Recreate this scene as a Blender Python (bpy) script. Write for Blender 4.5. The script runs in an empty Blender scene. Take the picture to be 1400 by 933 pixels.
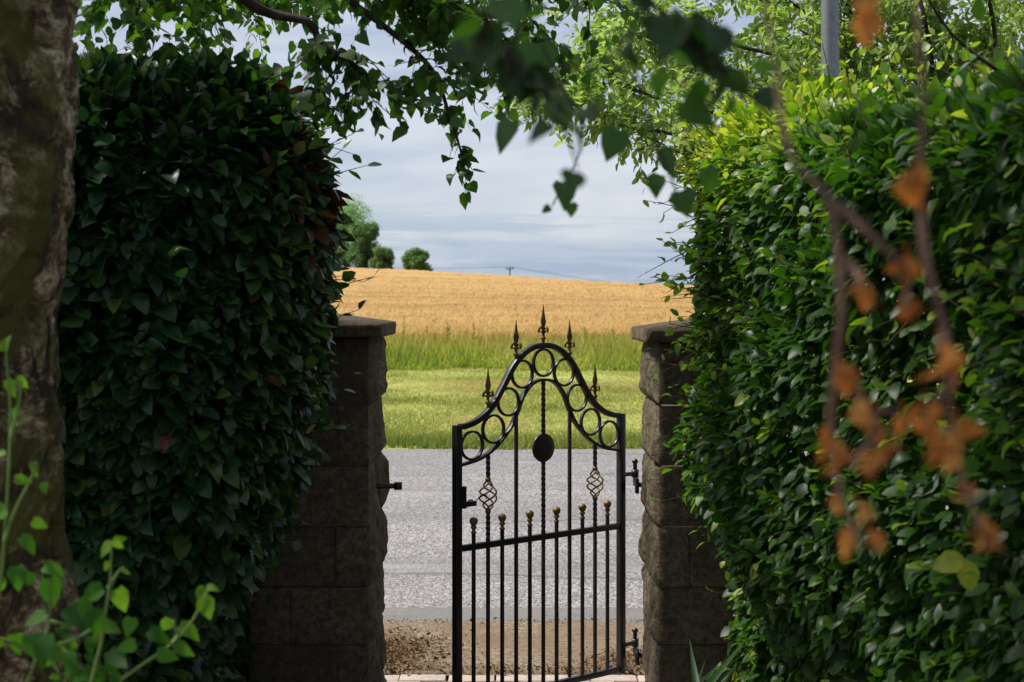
import bpy, math
import numpy as np
from mathutils import Vector

R = np.random.default_rng(11)
SC = bpy.context.scene
COL = SC.collection
F = 1944.0       # focal length in photograph pixels (50 mm on a 36 mm wide frame)
EYE = 1.6


def P(px, py, Y):
    """A point of the place from where it is sighted and how far away it is."""
    return np.array([(px - 700.0) / F * Y, Y, EYE - (py - 418.0) / F * Y])


def nrm(a):
    a = np.asarray(a, float)
    return a / np.maximum(np.linalg.norm(a, axis=-1, keepdims=True), 1e-9)


def smooth(e0, e1, x):
    t = np.clip((np.asarray(x, float) - e0) / (e1 - e0), 0, 1)
    return t * t * (3 - 2 * t)


def lumps(p, s, seed):
    """Cheap smooth 3-D noise in about -1..1: a sum of rotated sines."""
    r = np.random.default_rng(seed)
    out = np.zeros(len(p))
    for k in range(7):
        d = nrm(r.normal(size=3)) * s * (0.6 + 0.28 * k)
        out += np.sin(p @ d + r.uniform(0, 6.28)) * (1.0 / (1 + 0.35 * k))
    return out / 3.2


# ------------------------------------------------------------------ mesh building
class MB:
    def __init__(self):
        self.v, self.f, self.n = [], [], 0

    def add(self, V, Fc, tint=0.5):
        V = np.asarray(V, float).reshape(-1, 3)
        Fc = np.asarray(Fc, int)
        if len(Fc) == 0:
            return
        t = np.full(len(Fc), tint) if np.isscalar(tint) else np.asarray(tint, float)
        self.v.append(V)
        self.f.append((Fc + self.n, t))
        self.n += len(V)

    def build(self, name, mat, parent=None, shade=False, bevel=0.0):
        me = bpy.data.meshes.new(name)
        V = np.concatenate(self.v)
        me.vertices.add(len(V))
        me.vertices.foreach_set('co', V.astype(np.float32).ravel())
        li = np.concatenate([f.ravel() for f, _ in self.f]).astype(np.int32)
        tot = np.concatenate([np.full(len(f), f.shape[1]) for f, _ in self.f]).astype(np.int32)
        st = np.concatenate([[0], np.cumsum(tot)[:-1]]).astype(np.int32)
        me.loops.add(len(li))
        me.loops.foreach_set('vertex_index', li)
        me.polygons.add(len(tot))
        me.polygons.foreach_set('loop_start', st)
        me.polygons.foreach_set('loop_total', tot)
        me.update(calc_edges=True)
        me.validate()
        T = np.concatenate([t for _, t in self.f]).astype(np.float32)
        if len(T) == len(me.polygons):
            a = me.attributes.new('tint', 'FLOAT', 'FACE')
            a.data.foreach_set('value', T)
        if shade:
            me.polygons.foreach_set('use_smooth', np.ones(len(me.polygons), bool))
        me.materials.append(mat)
        o = bpy.data.objects.new(name, me)
        COL.objects.link(o)
        if parent is not None:
            o.parent = parent
        if bevel:
            m = o.modifiers.new('edge', 'BEVEL')
            m.width = bevel
            m.segments = 2
            m.limit_method = 'ANGLE'
        return o


def empty(name, loc, rz=0.0):
    o = bpy.data.objects.new(name, None)
    o.location = loc
    o.rotation_euler = (0, 0, rz)
    o.empty_display_size = 0.1
    COL.objects.link(o)
    return o


def tag(o, label=None, cat=None, group=None, kind=None):
    for k, v in (('label', label), ('category', cat), ('group', group), ('kind', kind)):
        if v:
            o[k] = v
    return o


def box(mb, c, s, tint=0.5):
    c, s = np.asarray(c, float), np.asarray(s, float) / 2
    V = np.array([[x, y, z] for x in (-1, 1) for y in (-1, 1) for z in (-1, 1)]) * s + c
    mb.add(V, [[0, 1, 3, 2], [4, 6, 7, 5], [0, 4, 5, 1], [2, 3, 7, 6], [0, 2, 6, 4], [1, 5, 7, 3]], tint)


def frames(pts):
    pts = np.asarray(pts, float)
    t = nrm(np.gradient(pts, axis=0))
    ref = np.array([0, 0, 1.0]) if abs(t[0][2]) < 0.9 else np.array([0, 1.0, 0])
    a = nrm(np.cross(t[0], ref))
    A = [a]
    for k in range(1, len(pts)):
        a = a - t[k] * np.dot(a, t[k])
        a = nrm(a)
        A.append(a)
    A = np.array(A)
    return t, A, np.cross(t, A)


def tube(mb, pts, rad, n=8, tint=0.5, cap=True, wobble=0.0):
    pts = np.asarray(pts, float)
    m = len(pts)
    rad = np.full(m, rad) if np.isscalar(rad) else np.asarray(rad, float)
    _, A, B = frames(pts)
    ang = np.arange(n) * 2 * math.pi / n
    ring = np.cos(ang)[None, :, None] * A[:, None, :] + np.sin(ang)[None, :, None] * B[:, None, :]
    rr = rad[:, None, None]
    if wobble:
        rr = rr * (1 + wobble * R.normal(size=(m, n, 1)))
    V = (pts[:, None, :] + ring * rr).reshape(-1, 3)
    i = np.arange(m - 1)[:, None] * n
    j = np.arange(n)[None, :]
    k = (j + 1) % n
    Fq = np.stack([i + j, i + k, i + n + k, i + n + j], -1).reshape(-1, 4)
    mb.add(V, Fq, tint)
    if cap and n > 3:
        mb.add(V[:n], [list(range(n))[::-1]], tint)
        mb.add(V[-n:], [list(range(n))], tint)


def lathe(mb, prof, c, n=14, axis='z', tint=0.5):
    prof = np.asarray(prof, float)
    m = len(prof)
    ang = np.arange(n) * 2 * math.pi / n
    r, z = prof[:, 0][:, None], prof[:, 1][:, None]
    X, Y, Z = r * np.cos(ang), r * np.sin(ang), z + 0 * ang
    V = {'z': (X, Y, Z), 'y': (X, Z, Y), 'x': (Z, X, Y)}[axis]
    V = np.stack(V, -1).reshape(-1, 3) + np.asarray(c, float)
    i = np.arange(m - 1)[:, None] * n
    j = np.arange(n)[None, :]
    k = (j + 1) % n
    mb.add(V, np.stack([i + j, i + k, i + n + k, i + n + j], -1).reshape(-1, 4), tint)


def catmull(ctrl, per=8):
    c = np.asarray(ctrl, float)
    c = np.vstack([2 * c[0] - c[1], c, 2 * c[-1] - c[-2]])
    out = []
    for k in range(1, len(c) - 2):
        for t in np.arange(per) / per:
            a, b, d, e = c[k - 1], c[k], c[k + 1], c[k + 2]
            out.append(0.5 * ((2 * b) + (d - a) * t + (2 * a - 5 * b + 4 * d - e) * t * t + (3 * b - a - 3 * d + e) * t ** 3))
    out.append(c[-2])
    return np.array(out)


# leaf shapes: midrib along +x, width along +y, lifted along +z
def leaf_shape(kind):
    if kind == 'kite':
        V = [[0, 0, 0], [.42, .5, .05], [1, 0, -.05], [.42, -.5, .05]]
        return np.array(V), [np.array([[0, 2, 1], [0, 3, 2]])]
    if kind == 'oval':
        x = [(0, 0, 0), (.33, 0, .02), (.68, 0, 0), (1, 0, -.09)]
        l = [(.16, .33, .05), (.45, .5, .09), (.8, .3, .01)]
    elif kind == 'heart':
        x = [(0, 0, 0), (.28, 0, .03), (.6, 0, 0), (1, 0, -.16)]
        l = [(-.07, .3, .03), (.2, .52, .09), (.58, .36, .05)]
    else:  # long strap leaf
        x = [(0, 0, 0), (.33, 0, .12), (.68, 0, .14), (1, 0, -.08)]
        l = [(.1, .32, .03), (.42, .5, .18), (.76, .36, .15)]
    V = np.array(x + l + [(a, -b, c) for a, b, c in l])
    T = np.array([[0, 1, 4], [1, 5, 4], [2, 6, 5], [1, 2, 5], [2, 3, 6], [0, 7, 1], [1, 7, 8], [2, 8, 9], [1, 8, 2], [2, 9, 3]])
    return V, [T]


def leaves(mb, pos, d, n, length, ratio=0.6, tint=0.5, kind='oval', curl=0.35):
    pos = np.asarray(pos, float)
    N = len(pos)
    if N == 0:
        return
    d = nrm(d)
    n = np.asarray(n, float)
    n = nrm(n - d * np.sum(n * d, -1, keepdims=True))
    b = np.cross(n, d)
    V0, Fs = leaf_shape(kind)
    L = np.broadcast_to(np.asarray(length, float), (N,))[:, None, None]
    cu = R.normal(1.0, 0.9, size=(N, 1, 1)) * curl / 0.35
    wr = R.normal(1.0, 0.13, size=(N, 1, 1)).clip(.65, 1.5)
    V = pos[:, None, :] + L * (V0[None, :, 0:1] * d[:, None, :] + wr * ratio * V0[None, :, 1:2] * b[:, None, :] + cu * V0[None, :, 2:3] * n[:, None, :])
    k = len(V0)
    off = (np.arange(N) * k)[:, None, None]
    T = np.broadcast_to(np.asarray(tint, float), (N,))
    f = (Fs[0][None] + off).reshape(-1, 3)
    mb.add(V.reshape(-1, 3), f, np.repeat(T, len(Fs[0])))


# ------------------------------------------------------------------ materials
def M(name):
    m = bpy.data.materials.new(name)
    m.use_nodes = True
    nt = m.node_tree
    nt.nodes.clear()
    out = nt.nodes.new('ShaderNodeOutputMaterial')
    return m, nt, out


def node(nt, kind, **kw):
    n = nt.nodes.new('ShaderNode' + kind)
    for k, v in kw.items():
        if k in n.inputs:
            n.inputs[k].default_value = v
        else:
            setattr(n, k, v)
    return n


def ramp(nt, src, stops):
    r = nt.nodes.new('ShaderNodeValToRGB')
    e = r.color_ramp.elements
    while len(e) < len(stops):
        e.new(0.5)
    for el, (p, c) in zip(e, stops):
        el.position = p
        el.color = (*c, 1) if len(c) == 3 else c
    if src is not None:
        nt.links.new(src, r.inputs['Fac'])
    return r


def coords(nt, scale=(1, 1, 1), kind='Object'):
    tc = nt.nodes.new('ShaderNodeTexCoord')
    mp = node(nt, 'Mapping')
    mp.inputs['Scale'].default_value = scale
    nt.links.new(tc.outputs[kind], mp.inputs['Vector'])
    return mp.outputs['Vector']


def noise(nt, vec, scale, detail=4, rough=0.55, dist=0.0):
    n = node(nt, 'TexNoise', Scale=scale, Detail=detail, Roughness=rough, Distortion=dist)
    nt.links.new(vec, n.inputs['Vector'])
    return n.outputs['Fac']


def mixc(nt, fac, a, b, mode='MIX'):
    m = nt.nodes.new('ShaderNodeMix')
    m.data_type = 'RGBA'
    m.blend_type = mode
    m.clamp_factor = True
    for s, v in ((m.inputs[0], fac), (m.inputs[6], a), (m.inputs[7], b)):
        if isinstance(v, bpy.types.NodeSocket):
            nt.links.new(v, s)
        elif isinstance(v, (int, float)):
            s.default_value = v
        else:
            s.default_value = (*v, 1)
    return m.outputs[2]


def math_(nt, op, a, b=0.5):
    m = nt.nodes.new('ShaderNodeMath')
    m.operation = op
    for s, v in ((m.inputs[0], a), (m.inputs[1], b)):
        if isinstance(v, bpy.types.NodeSocket):
            nt.links.new(v, s)
        else:
            s.default_value = v
    return m.outputs[0]


def bump(nt, h, strength, dist):
    b = node(nt, 'Bump', Strength=strength, Distance=dist)
    nt.links.new(h, b.inputs['Height'])
    return b.outputs['Normal']


def pbsdf(nt, out, col, rough=0.6, spec=0.5, metal=0.0, normal=None):
    p = nt.nodes.new('ShaderNodeBsdfPrincipled')
    for key, v in (('Base Color', col), ('Roughness', rough)):
        if isinstance(v, bpy.types.NodeSocket):
            nt.links.new(v, p.inputs[key])
        elif isinstance(v, (int, float)):
            p.inputs[key].default_value = v
        else:
            p.inputs[key].default_value = (*v, 1)
    p.inputs['Specular IOR Level'].default_value = spec
    p.inputs['Metallic'].default_value = metal
    if normal is not None:
        nt.links.new(normal, p.inputs['Normal'])
    nt.links.new(p.outputs[0], out.inputs['Surface'])
    return p


def leaf_mat(name, stops, trans=0.35, boost=(1.5, 1.9, .7), rough=0.4, spec=0.5):
    m, nt, out = M(name)
    a = nt.nodes.new('ShaderNodeAttribute')
    a.attribute_name = 'tint'
    c = ramp(nt, a.outputs['Fac'], stops).outputs[0]
    v = noise(nt, coords(nt), 60, 2)
    c = mixc(nt, math_(nt, 'MULTIPLY', v, .8), c, (.5, .5, .45), 'MULTIPLY')
    p = pbsdf(nt, out, c, rough, spec)
    t = nt.nodes.new('ShaderNodeBsdfTranslucent')
    nt.links.new(mixc(nt, 1.0, c, boost, 'MULTIPLY'), t.inputs['Color'])
    mx = node(nt, 'MixShader', Fac=trans)
    nt.links.new(p.outputs[0], mx.inputs[1])
    nt.links.new(t.outputs[0], mx.inputs[2])
    nt.links.new(mx.outputs[0], out.inputs['Surface'])
    return m


LEAF_DARK = leaf_mat('dark_beech_leaf', [(0, (.008, .028, .011)), (.5, (.026, .078, .024)), (.75, (.08, .15, .026)), (.88, (.085, .045, .022)), (1, (.12, .030, .02))], .22, (1.4, 1.8, .6), .34, .36)
LEAF_HEDGE = leaf_mat('beech_leaf', [(0, (.014, .048, .010)), (.5, (.048, .135, .016)), (.75, (.15, .28, .026)), (1, (.42, .48, .08))], .42, (1.7, 1.9, .5), .42, .38)
LEAF_BIRCH = leaf_mat('birch_leaf', [(0, (.016, .045, .014)), (.5, (.05, .125, .022)), (1, (.16, .26, .04))], .5, (1.8, 2.1, .6), .45)
LEAF_CHERRY = leaf_mat('cherry_leaf', [(0, (.08, .16, .045)), (.5, (.24, .36, .10)), (.9, (.44, .52, .22)), (1, (.46, .27, .12))], .55, (1.6, 1.7, .8), .42)
LEAF_FIELD = leaf_mat('field_tree_leaf', [(0, (.08, .15, .06)), (.5, (.18, .29, .11)), (1, (.29, .46, .23))], .5, (1.4, 1.7, .7), .6)
LEAF_SHOOT = leaf_mat('young_leaf', [(0, (.025, .085, .012)), (.5, (.055, .18, .018)), (1, (.17, .32, .03))], .42, (1.5, 1.7, .5), .6, .3)
LEAF_DEAD = leaf_mat('dead_leaf', [(0, (.20, .085, .03)), (.4, (.52, .22, .06)), (.75, (.72, .33, .085)), (1, (.78, .48, .17))], .45, (1.5, 1.1, .7), .7, .25)
LEAF_STRAP = leaf_mat('strap_leaf', [(0, (.015, .06, .015)), (.5, (.03, .10, .022)), (1, (.06, .15, .03))], .3, (1.4, 1.7, .6), .5)
GRASS = leaf_mat('grass_blade', [(0, (.12, .19, .038)), (.45, (.25, .29, .075)), (.75, (.42, .385, .16)), (1, (.57, .43, .26))], .45, (1.4, 1.4, .7), .6, .25)
GRASS_TALL = leaf_mat('long_grass_blade', [(0, (.17, .25, .042)), (.45, (.34, .39, .08)), (.75, (.48, .44, .18)), (1, (.60, .46, .27))], .55, (1.4, 1.45, .65), .6, .25)
STRAW = leaf_mat('wheat_straw', [(0, (.50, .33, .125)), (.5, (.66, .47, .20)), (1, (.80, .62, .32))], .5, (1.2, 1.1, .9), .65, .25)
DEBRIS = leaf_mat('dry_litter', [(0, (.06, .03, .015)), (.6, (.15, .08, .03)), (1, (.30, .20, .09))], .1, (1, 1, 1), .85, .2)


def bark_mat():
    m, nt, out = M('birch_bark')
    big = noise(nt, coords(nt, (1, 1, .75)), 4.2, 8, .68, .8)
    mid = noise(nt, coords(nt, (1, 1, 1.2)), 10, 8, .72, .9)
    fine = noise(nt, coords(nt, (1, 1, 1.0)), 75, 5, .8)
    crack = noise(nt, coords(nt, (1, 1, .25)), 17, 6, .7, .7)
    c = ramp(nt, mid, [(.38, (.035, .025, .013)), (.46, (.20, .145, .062)), (.53, (.56, .45, .24)), (.61, (.88, .79, .52))]).outputs[0]
    c = mixc(nt, ramp(nt, big, [(.50, (0, 0, 0)), (.545, (.97, .97, .97))]).outputs[0], c, (.040, .029, .014))
    c = mixc(nt, ramp(nt, fine, [(.40, (.8, .8, .8)), (.55, (0, 0, 0))]).outputs[0], c, (.075, .055, .032))
    moss = noise(nt, coords(nt, (1, 1, .7)), 4.2, 6, .65, .4)
    c = mixc(nt, math_(nt, 'MULTIPLY', ramp(nt, moss, [(.50, (0, 0, 0)), (.56, (1, 1, 1))]).outputs[0], .75), c, (.13, .13, .022))
    c = mixc(nt, ramp(nt, crack, [(.37, (.9, .9, .9)), (.44, (0, 0, 0))]).outputs[0], c, (.016, .012, .008))
    h = math_(nt, 'ADD', math_(nt, 'MULTIPLY', big, -.8), math_(nt, 'ADD', mid, math_(nt, 'ADD', crack, math_(nt, 'MULTIPLY', fine, .35))))
    pbsdf(nt, out, c, .85, .25, 0, bump(nt, h, 1.0, .05))
    return m


def wood_mat(name, a, b):
    m, nt, out = M(name)
    n = noise(nt, coords(nt, (1, 1, .3)), 30, 4)
    pbsdf(nt, out, ramp(nt, n, [(.35, a), (.65, b)]).outputs[0], .8, .3, 0, bump(nt, n, .4, .01))
    return m


BARK = bark_mat()
TWIG = wood_mat('twig_bark', (.020, .014, .010), (.055, .038, .026))
TWIG_DEAD = wood_mat('dead_twig_bark', (.10, .055, .038), (.22, .13, .09))
STEM = wood_mat('green_stem', (.10, .19, .04), (.17, .25, .06))
POLEWOOD = wood_mat('weathered_pole_wood', (.05, .045, .04), (.10, .09, .08))


def stone_mat():
    m, nt, out = M('sandstone')
    v = coords(nt)
    n1 = noise(nt, v, 5.5, 8, .72, .3)
    n2 = noise(nt, v, 34, 8, .8)
    n3 = noise(nt, coords(nt, (1, 1, 3)), 11, 5, .65, .6)
    a = nt.nodes.new('ShaderNodeAttribute')
    a.attribute_name = 'tint'
    base = ramp(nt, a.outputs['Fac'], [(0, (.29, .225, .142)), (.5, (.39, .31, .20)), (1, (.48, .39, .26))]).outputs[0]
    c = mixc(nt, ramp(nt, n1, [(.35, (0, 0, 0)), (.7, (.75, .75, .75))]).outputs[0], base, (.075, .058, .04))
    c = mixc(nt, ramp(nt, n2, [(.40, (.85, .85, .85)), (.60, (0, 0, 0))]).outputs[0], c, (.09, .07, .048))
    c = mixc(nt, math_(nt, 'MULTIPLY', ramp(nt, n3, [(.55, (0, 0, 0)), (.68, (1, 1, 1))]).outputs[0], .45), c, (.09, .10, .04))
    h = math_(nt, 'ADD', n2, math_(nt, 'MULTIPLY', n3, .7))
    pbsdf(nt, out, c, .9, .2, 0, bump(nt, math_(nt, 'ADD', h, math_(nt, 'MULTIPLY', noise(nt, coords(nt, (1, 1, .6)), 75, 6, .8), 1.2)), 1.0, .03))
    return m


STONE = stone_mat()


def plain(name, c1, c2, scale, rough=.85, spec=.3, bs=.3, bd=.01, stops=(.35, .65)):
    m, nt, out = M(name)
    n = noise(nt, coords(nt), scale, 6, .65)
    pbsdf(nt, out, ramp(nt, n, [(stops[0], c1), (stops[1], c2)]).outputs[0], rough, spec, 0, bump(nt, n, bs, bd))
    return m


MORTAR = plain('mortar', (.10, .08, .055), (.16, .13, .09), 40)
SOIL = plain('soil', (.035, .024, .016), (.07, .05, .032), 12, .95, .1, .8, .03)
EARTH = plain('field_earth', (.30, .20, .09), (.42, .29, .12), 2, .95, .1)


def road_mat():
    m, nt, out = M('chipped_asphalt')
    v = coords(nt)
    vo = node(nt, 'TexVoronoi', Scale=105)
    nt.links.new(coords(nt, (1, .38, 1)), vo.inputs['Vector'])
    vs = nt.nodes.new('ShaderNodeSeparateColor')
    nt.links.new(vo.outputs['Color'], vs.inputs[0])
    c = ramp(nt, vs.outputs[0], [(0, (.07, .067, .067)), (.25, (.16, .15, .152)), (.7, (.245, .232, .234)), (1, (.36, .34, .34))]).outputs[0]
    n1 = noise(nt, coords(nt, (.25, 1, 1)), .9, 5, .6)
    c = mixc(nt, ramp(nt, n1, [(.42, (0, 0, 0)), (.7, (.6, .6, .6))]).outputs[0], c, (.115, .108, .106))
    lane = noise(nt, coords(nt, (.03, .8, 1)), .9, 3, .5)
    c = mixc(nt, ramp(nt, lane, [(.42, (0, 0, 0)), (.6, (.2, .2, .2))]).outputs[0], c, (.10, .095, .094))
    # cracks running along the road
    w = node(nt, 'TexVoronoi', Scale=.55, feature='DISTANCE_TO_EDGE')
    nz = node(nt, 'TexNoise', Scale=1.6, Detail=5)
    nt.links.new(v, nz.inputs['Vector'])
    nt.links.new(mixc(nt, .22, coords(nt, (.28, 1.1, 1)), nz.outputs['Color']), w.inputs['Vector'])
    cr = ramp(nt, w.outputs['Distance'], [(0, (.75, .75, .75)), (.012, (0, 0, 0))]).outputs[0]
    c = mixc(nt, math_(nt, 'MULTIPLY', cr, ramp(nt, n1, [(.45, (0, 0, 0)), (.55, (1, 1, 1))]).outputs[0]), c, (.045, .042, .04))
    # pale worn streak near the far side
    n2 = noise(nt, coords(nt, (.35, 1.4, 1)), 1.3, 4, .6)
    c = mixc(nt, ramp(nt, n2, [(.6, (0, 0, 0)), (.70, (.3, .3, .3))]).outputs[0], c, (.36, .35, .34))
    pbsdf(nt, out, c, .82, .35, 0, bump(nt, noise(nt, v, 40, 3), .3, .004))
    return m


def concrete_mat(name, a, b, stain, amount):
    m, nt, out = M(name)
    v = coords(nt)
    n1 = noise(nt, v, 2.3, 6, .65, .4)
    n2 = noise(nt, v, 48, 6, .85)
    n3 = noise(nt, coords(nt, (.7, 1, 1)), 5, 6, .7, .8)
    c = ramp(nt, n2, [(.40, a), (.60, b)]).outputs[0]
    c = mixc(nt, math_(nt, 'MULTIPLY', ramp(nt, n1, [(.4, (0, 0, 0)), (.62, (1, 1, 1))]).outputs[0], amount), c, stain)
    c = mixc(nt, ramp(nt, n3, [(.3, (.6, .6, .6)), (.42, (0, 0, 0))]).outputs[0], c, (.06, .045, .03))
    pbsdf(nt, out, c, .9, .25, 0, bump(nt, math_(nt, 'ADD', n2, n3), .6, .01))
    return m


ROAD = road_mat()
GUTTER = concrete_mat('gutter_concrete', (.115, .112, .112), (.20, .195, .195), (.19, .165, .135), .5)
STRIP = concrete_mat('worn_concrete', (.08, .06, .04), (.31, .245, .175), (.15, .095, .05), .7)
PAVER = concrete_mat('paving_block', (.36, .29, .25), (.52, .43, .38), (.30, .25, .21), .45)
VERGE = plain('verge_turf', (.20, .26, .05), (.34, .34, .10), 4, .95, .1, .5, .04)


def wheat_mat():
    m, nt, out = M('wheat_canopy')
    v = coords(nt)
    n1 = noise(nt, coords(nt, (.06, .22, .0)), .42, 5, .62, .6)          # broad drifts of colour across the crop
    rows = noise(nt, coords(nt, (.05, 1.0, 0)), .16, 9, .80, .35)          # thin dark rows
    ears = noise(nt, v, 7.5, 5, .75)
    c = ramp(nt, ears, [(.3, (.32, .185, .065)), (.5, (.50, .312, .116)), (.7, (.65, .45, .19))]).outputs[0]
    c = mixc(nt, ramp(nt, n1, [(.38, (0, 0, 0)), (.62, (.7, .7, .7))]).outputs[0], c, (.52, .325, .12))
    c = mixc(nt, ramp(nt, rows, [(.49, (0, 0, 0)), (.58, (.8, .8, .8))]).outputs[0], c, (.30, .165, .05))
    mot = noise(nt, coords(nt, (.35, 1.0, 0)), 1.1, 6, .75)
    c = mixc(nt, ramp(nt, mot, [(.40, (.55, .55, .55)), (.52, (0, 0, 0))]).outputs[0], c, (.40, .23, .075))
    pbsdf(nt, out, c, .85, .2, 0, bump(nt, ears, 1.0, .16))
    return m


WHEAT = wheat_mat()


def paint(name, c, rough, metal=0.0, spec=.5, grime=(.04, .035, .03), amt=.25):
    m, nt, out = M(name)
    n = noise(nt, coords(nt), 38, 5, .7)
    col = mixc(nt, math_(nt, 'MULTIPLY', ramp(nt, n, [(.5, (0, 0, 0)), (.7, (1, 1, 1))]).outputs[0], amt), c, grime)
    pbsdf(nt, out, col, ramp(nt, n, [(.3, (rough,) * 3), (.7, (rough + .25,) * 3)]).outputs[0], spec, metal, bump(nt, n, .15, .003))
    return m


BLACK = paint('black_gate_paint', (.008, .008, .009), .28)
BRASS = paint('tarnished_brass_paint', (.17, .12, .042), .45, .7, .5, (.025, .02, .012), .9)
STEEL = paint('galvanised_steel', (.24, .26, .27), .38, .6, .5, (.13, .15, .155), .7)
CERAMIC = paint('dark_insulator', (.05, .04, .035), .3)


# ------------------------------------------------------------------ terrain
def hgt(x, y):
    x, y = np.asarray(x, float), np.asarray(y, float)
    z = .12 * smooth(7.57, 14.6, y) * 0 + np.interp(y, [7.57, 14.6, 25.7, 28.5], [0.0, .12, .45, .53])
    H = 5.95 - 3.1 * np.tanh(x / 46.0) + .35 * np.sin(x / 31.0 + 1.1)
    t = (y - 28.5) / (200 - 28.5)
    s = np.clip(t, 0, None)
    prof = np.where(s < .85, s, .85 + .15 * (1 - np.exp(-(s - .85) / .15)) - np.clip(s - 1, 0, None) ** 1.5 * .35)
    z = z + np.where(y > 28.5, (H - 1.4) * prof, 0)
    z = z + .10 * np.sin(x * .13 + y * .05) * smooth(40, 90, y)
    return np.maximum(z, -12)


def sheet(name, xs, ys, zf, mat, kind='structure', rough=0.0):
    X, Y = np.meshgrid(xs, ys)
    x, y = X.ravel(), Y.ravel()
    z = zf(x, y) + (rough * lumps(np.stack([x, y, 0 * x], 1), 3.0, 5) if rough else 0)
    nx, ny = len(xs), len(ys)
    i = np.arange(ny - 1)[:, None] * nx
    j = np.arange(nx - 1)[None, :]
    Fq = np.stack([i + j, i + j + 1, i + nx + j + 1, i + nx + j], -1).reshape(-1, 4)
    mb = MB()
    mb.add(np.stack([x, y, z], 1), Fq)
    return tag(mb.build(name, mat, None, True), kind=kind)


xs_wide = np.concatenate([[-900, -500, -300, -200, -140, -100], np.arange(-80, 81, 4), [100, 140, 200, 300, 500, 900]])
sheet('ground', xs_wide, np.concatenate([[-120, -60, -30, -10, 0, 3, 5, 6.1, 7.5, 10, 14.6, 20, 25.7], np.arange(28.5, 215, 6), np.arange(215, 400, 12), [450, 520, 620, 800, 1100, 1600]]), lambda x, y: hgt(x, y) - .035, SOIL)
sheet('road', np.concatenate([[-140, -80, -40], np.arange(-20, 21, 1), [40, 80, 140]]), np.linspace(7.55, 14.62, 12), lambda x, y: np.interp(y, [7.55, 9, 13.4, 14.62], [-.004, .02, .115, .125]), ROAD)
sheet('gutter', np.linspace(-60, 60, 241), np.array([7.02, 7.15, 7.45, 7.56]), lambda x, y: np.interp(y, [7.02, 7.15, 7.45, 7.56], [.004, .0, -.006, -.004]) + .0, GUTTER)
# worn concrete threshold between the paving and the gutter, with a ragged front edge
xs = np.linspace(-2.4, 2.4, 193)
sheet('concrete_apron', xs, np.linspace(0, 1, 28), lambda x, t: 0 * x, STRIP)
ap = bpy.data.objects['concrete_apron']
co = np.zeros(len(ap.data.vertices) * 3, np.float32)
ap.data.vertices.foreach_get('co', co)
co = co.reshape(-1, 3)
e0 = 6.20 + .025 * lumps(co * [1, 0, 0], 9, 3) + .012 * lumps(co * [1, 0, 0], 30, 4)
e1 = 7.13 + .012 * lumps(co * [1, 0, 0], 12, 6) - .05 * smooth(.45, .75, co[:, 0])
t = co[:, 1].copy()
co[:, 1] = e0 + (e1 - e0) * t
co[:, 2] = .012 + .008 * lumps(co, 5, 8) + .004 * lumps(co, 22, 9) - .03 * (t < .02) + .012 * smooth(.6, .95, t) - .012 * (t > .99)
ap.data.vertices.foreach_set('co', co.ravel())
ap.data.update()

# block paving of the path
mb = MB()
for r in range(70):
    y = 6.16 - r * .105
    for k in range(-5, 6):
        x = k * .205 + (.1 if r % 2 else 0) + .03
        box(mb, (x + R.normal(0, .002), y - .05, -.0295 + R.normal(0, .0016)), (.197, .098, .06), R.uniform(0, 1))
tag(mb.build('path', PAVER, None, False, .004), kind='structure')

sheet('grass_verge', np.concatenate([[-140, -90, -60], np.arange(-40, -8, 1.0), np.arange(-8, 8, .1), np.arange(8, 41, 1.0), [60, 90, 140]]), np.concatenate([np.linspace(14.3, 15.1, 9), np.linspace(15.6, 28.6, 27)]),
      lambda x, y: hgt(x, y) + .012 - .05 * smooth(14.85, 14.35, y), VERGE, rough=.02)
sheet('field', np.concatenate([[-300, -200, -140, -100], np.arange(-80, 81, 4), [100, 140, 200, 300]]),
      np.concatenate([np.arange(28.5, 60, 2.5), np.arange(60, 225, 5)]), lambda x, y: hgt(x, y) + .004, EARTH)


# ------------------------------------------------------------------ wheat
def canopy_h(x, y):
    return .53 * smooth(28.3, 28.9, y)


xsw = np.concatenate([[-290, -220, -170, -130, -100, -80, -60], np.arange(-48, 48.1, .5), [60, 80, 100, 130, 170, 220, 290]])
ysw = np.concatenate([[28.45, 28.6, 28.8], np.arange(29, 60, .4), np.arange(60, 110, 1.0), np.arange(110, 222, 2.0)])
Xg, Yg = np.meshgrid(xsw, ysw)
x, y = Xg.ravel(), Yg.ravel()
pz = np.stack([x, y, 0 * x], 1)
z = hgt(x, y) + canopy_h(x, y) + R.normal(0, .028, len(x)) * np.interp(y, [28, 59, 61, 109, 111, 220], [1, 1, 1.3, 1.3, 1.5, 1.5]) + .035 * lumps(pz * [.25, 1, 1], 1.6, 21) - .05
mb = MB()
nx, ny = len(xsw), len(ysw)
i = np.arange(ny - 1)[:, None] * nx
j = np.arange(nx - 1)[None, :]
mb.add(np.stack([x, y, z], 1), np.stack([i + j, i + j + 1, i + nx + j + 1, i + nx + j], -1).reshape(-1, 4))
wheat = tag(mb.build('wheat', WHEAT, None, True), 'ripe golden wheat crop covering the rising field', 'wheat', kind='stuff')
# standing straws and ears of the nearest rows
mb = MB()


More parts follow.
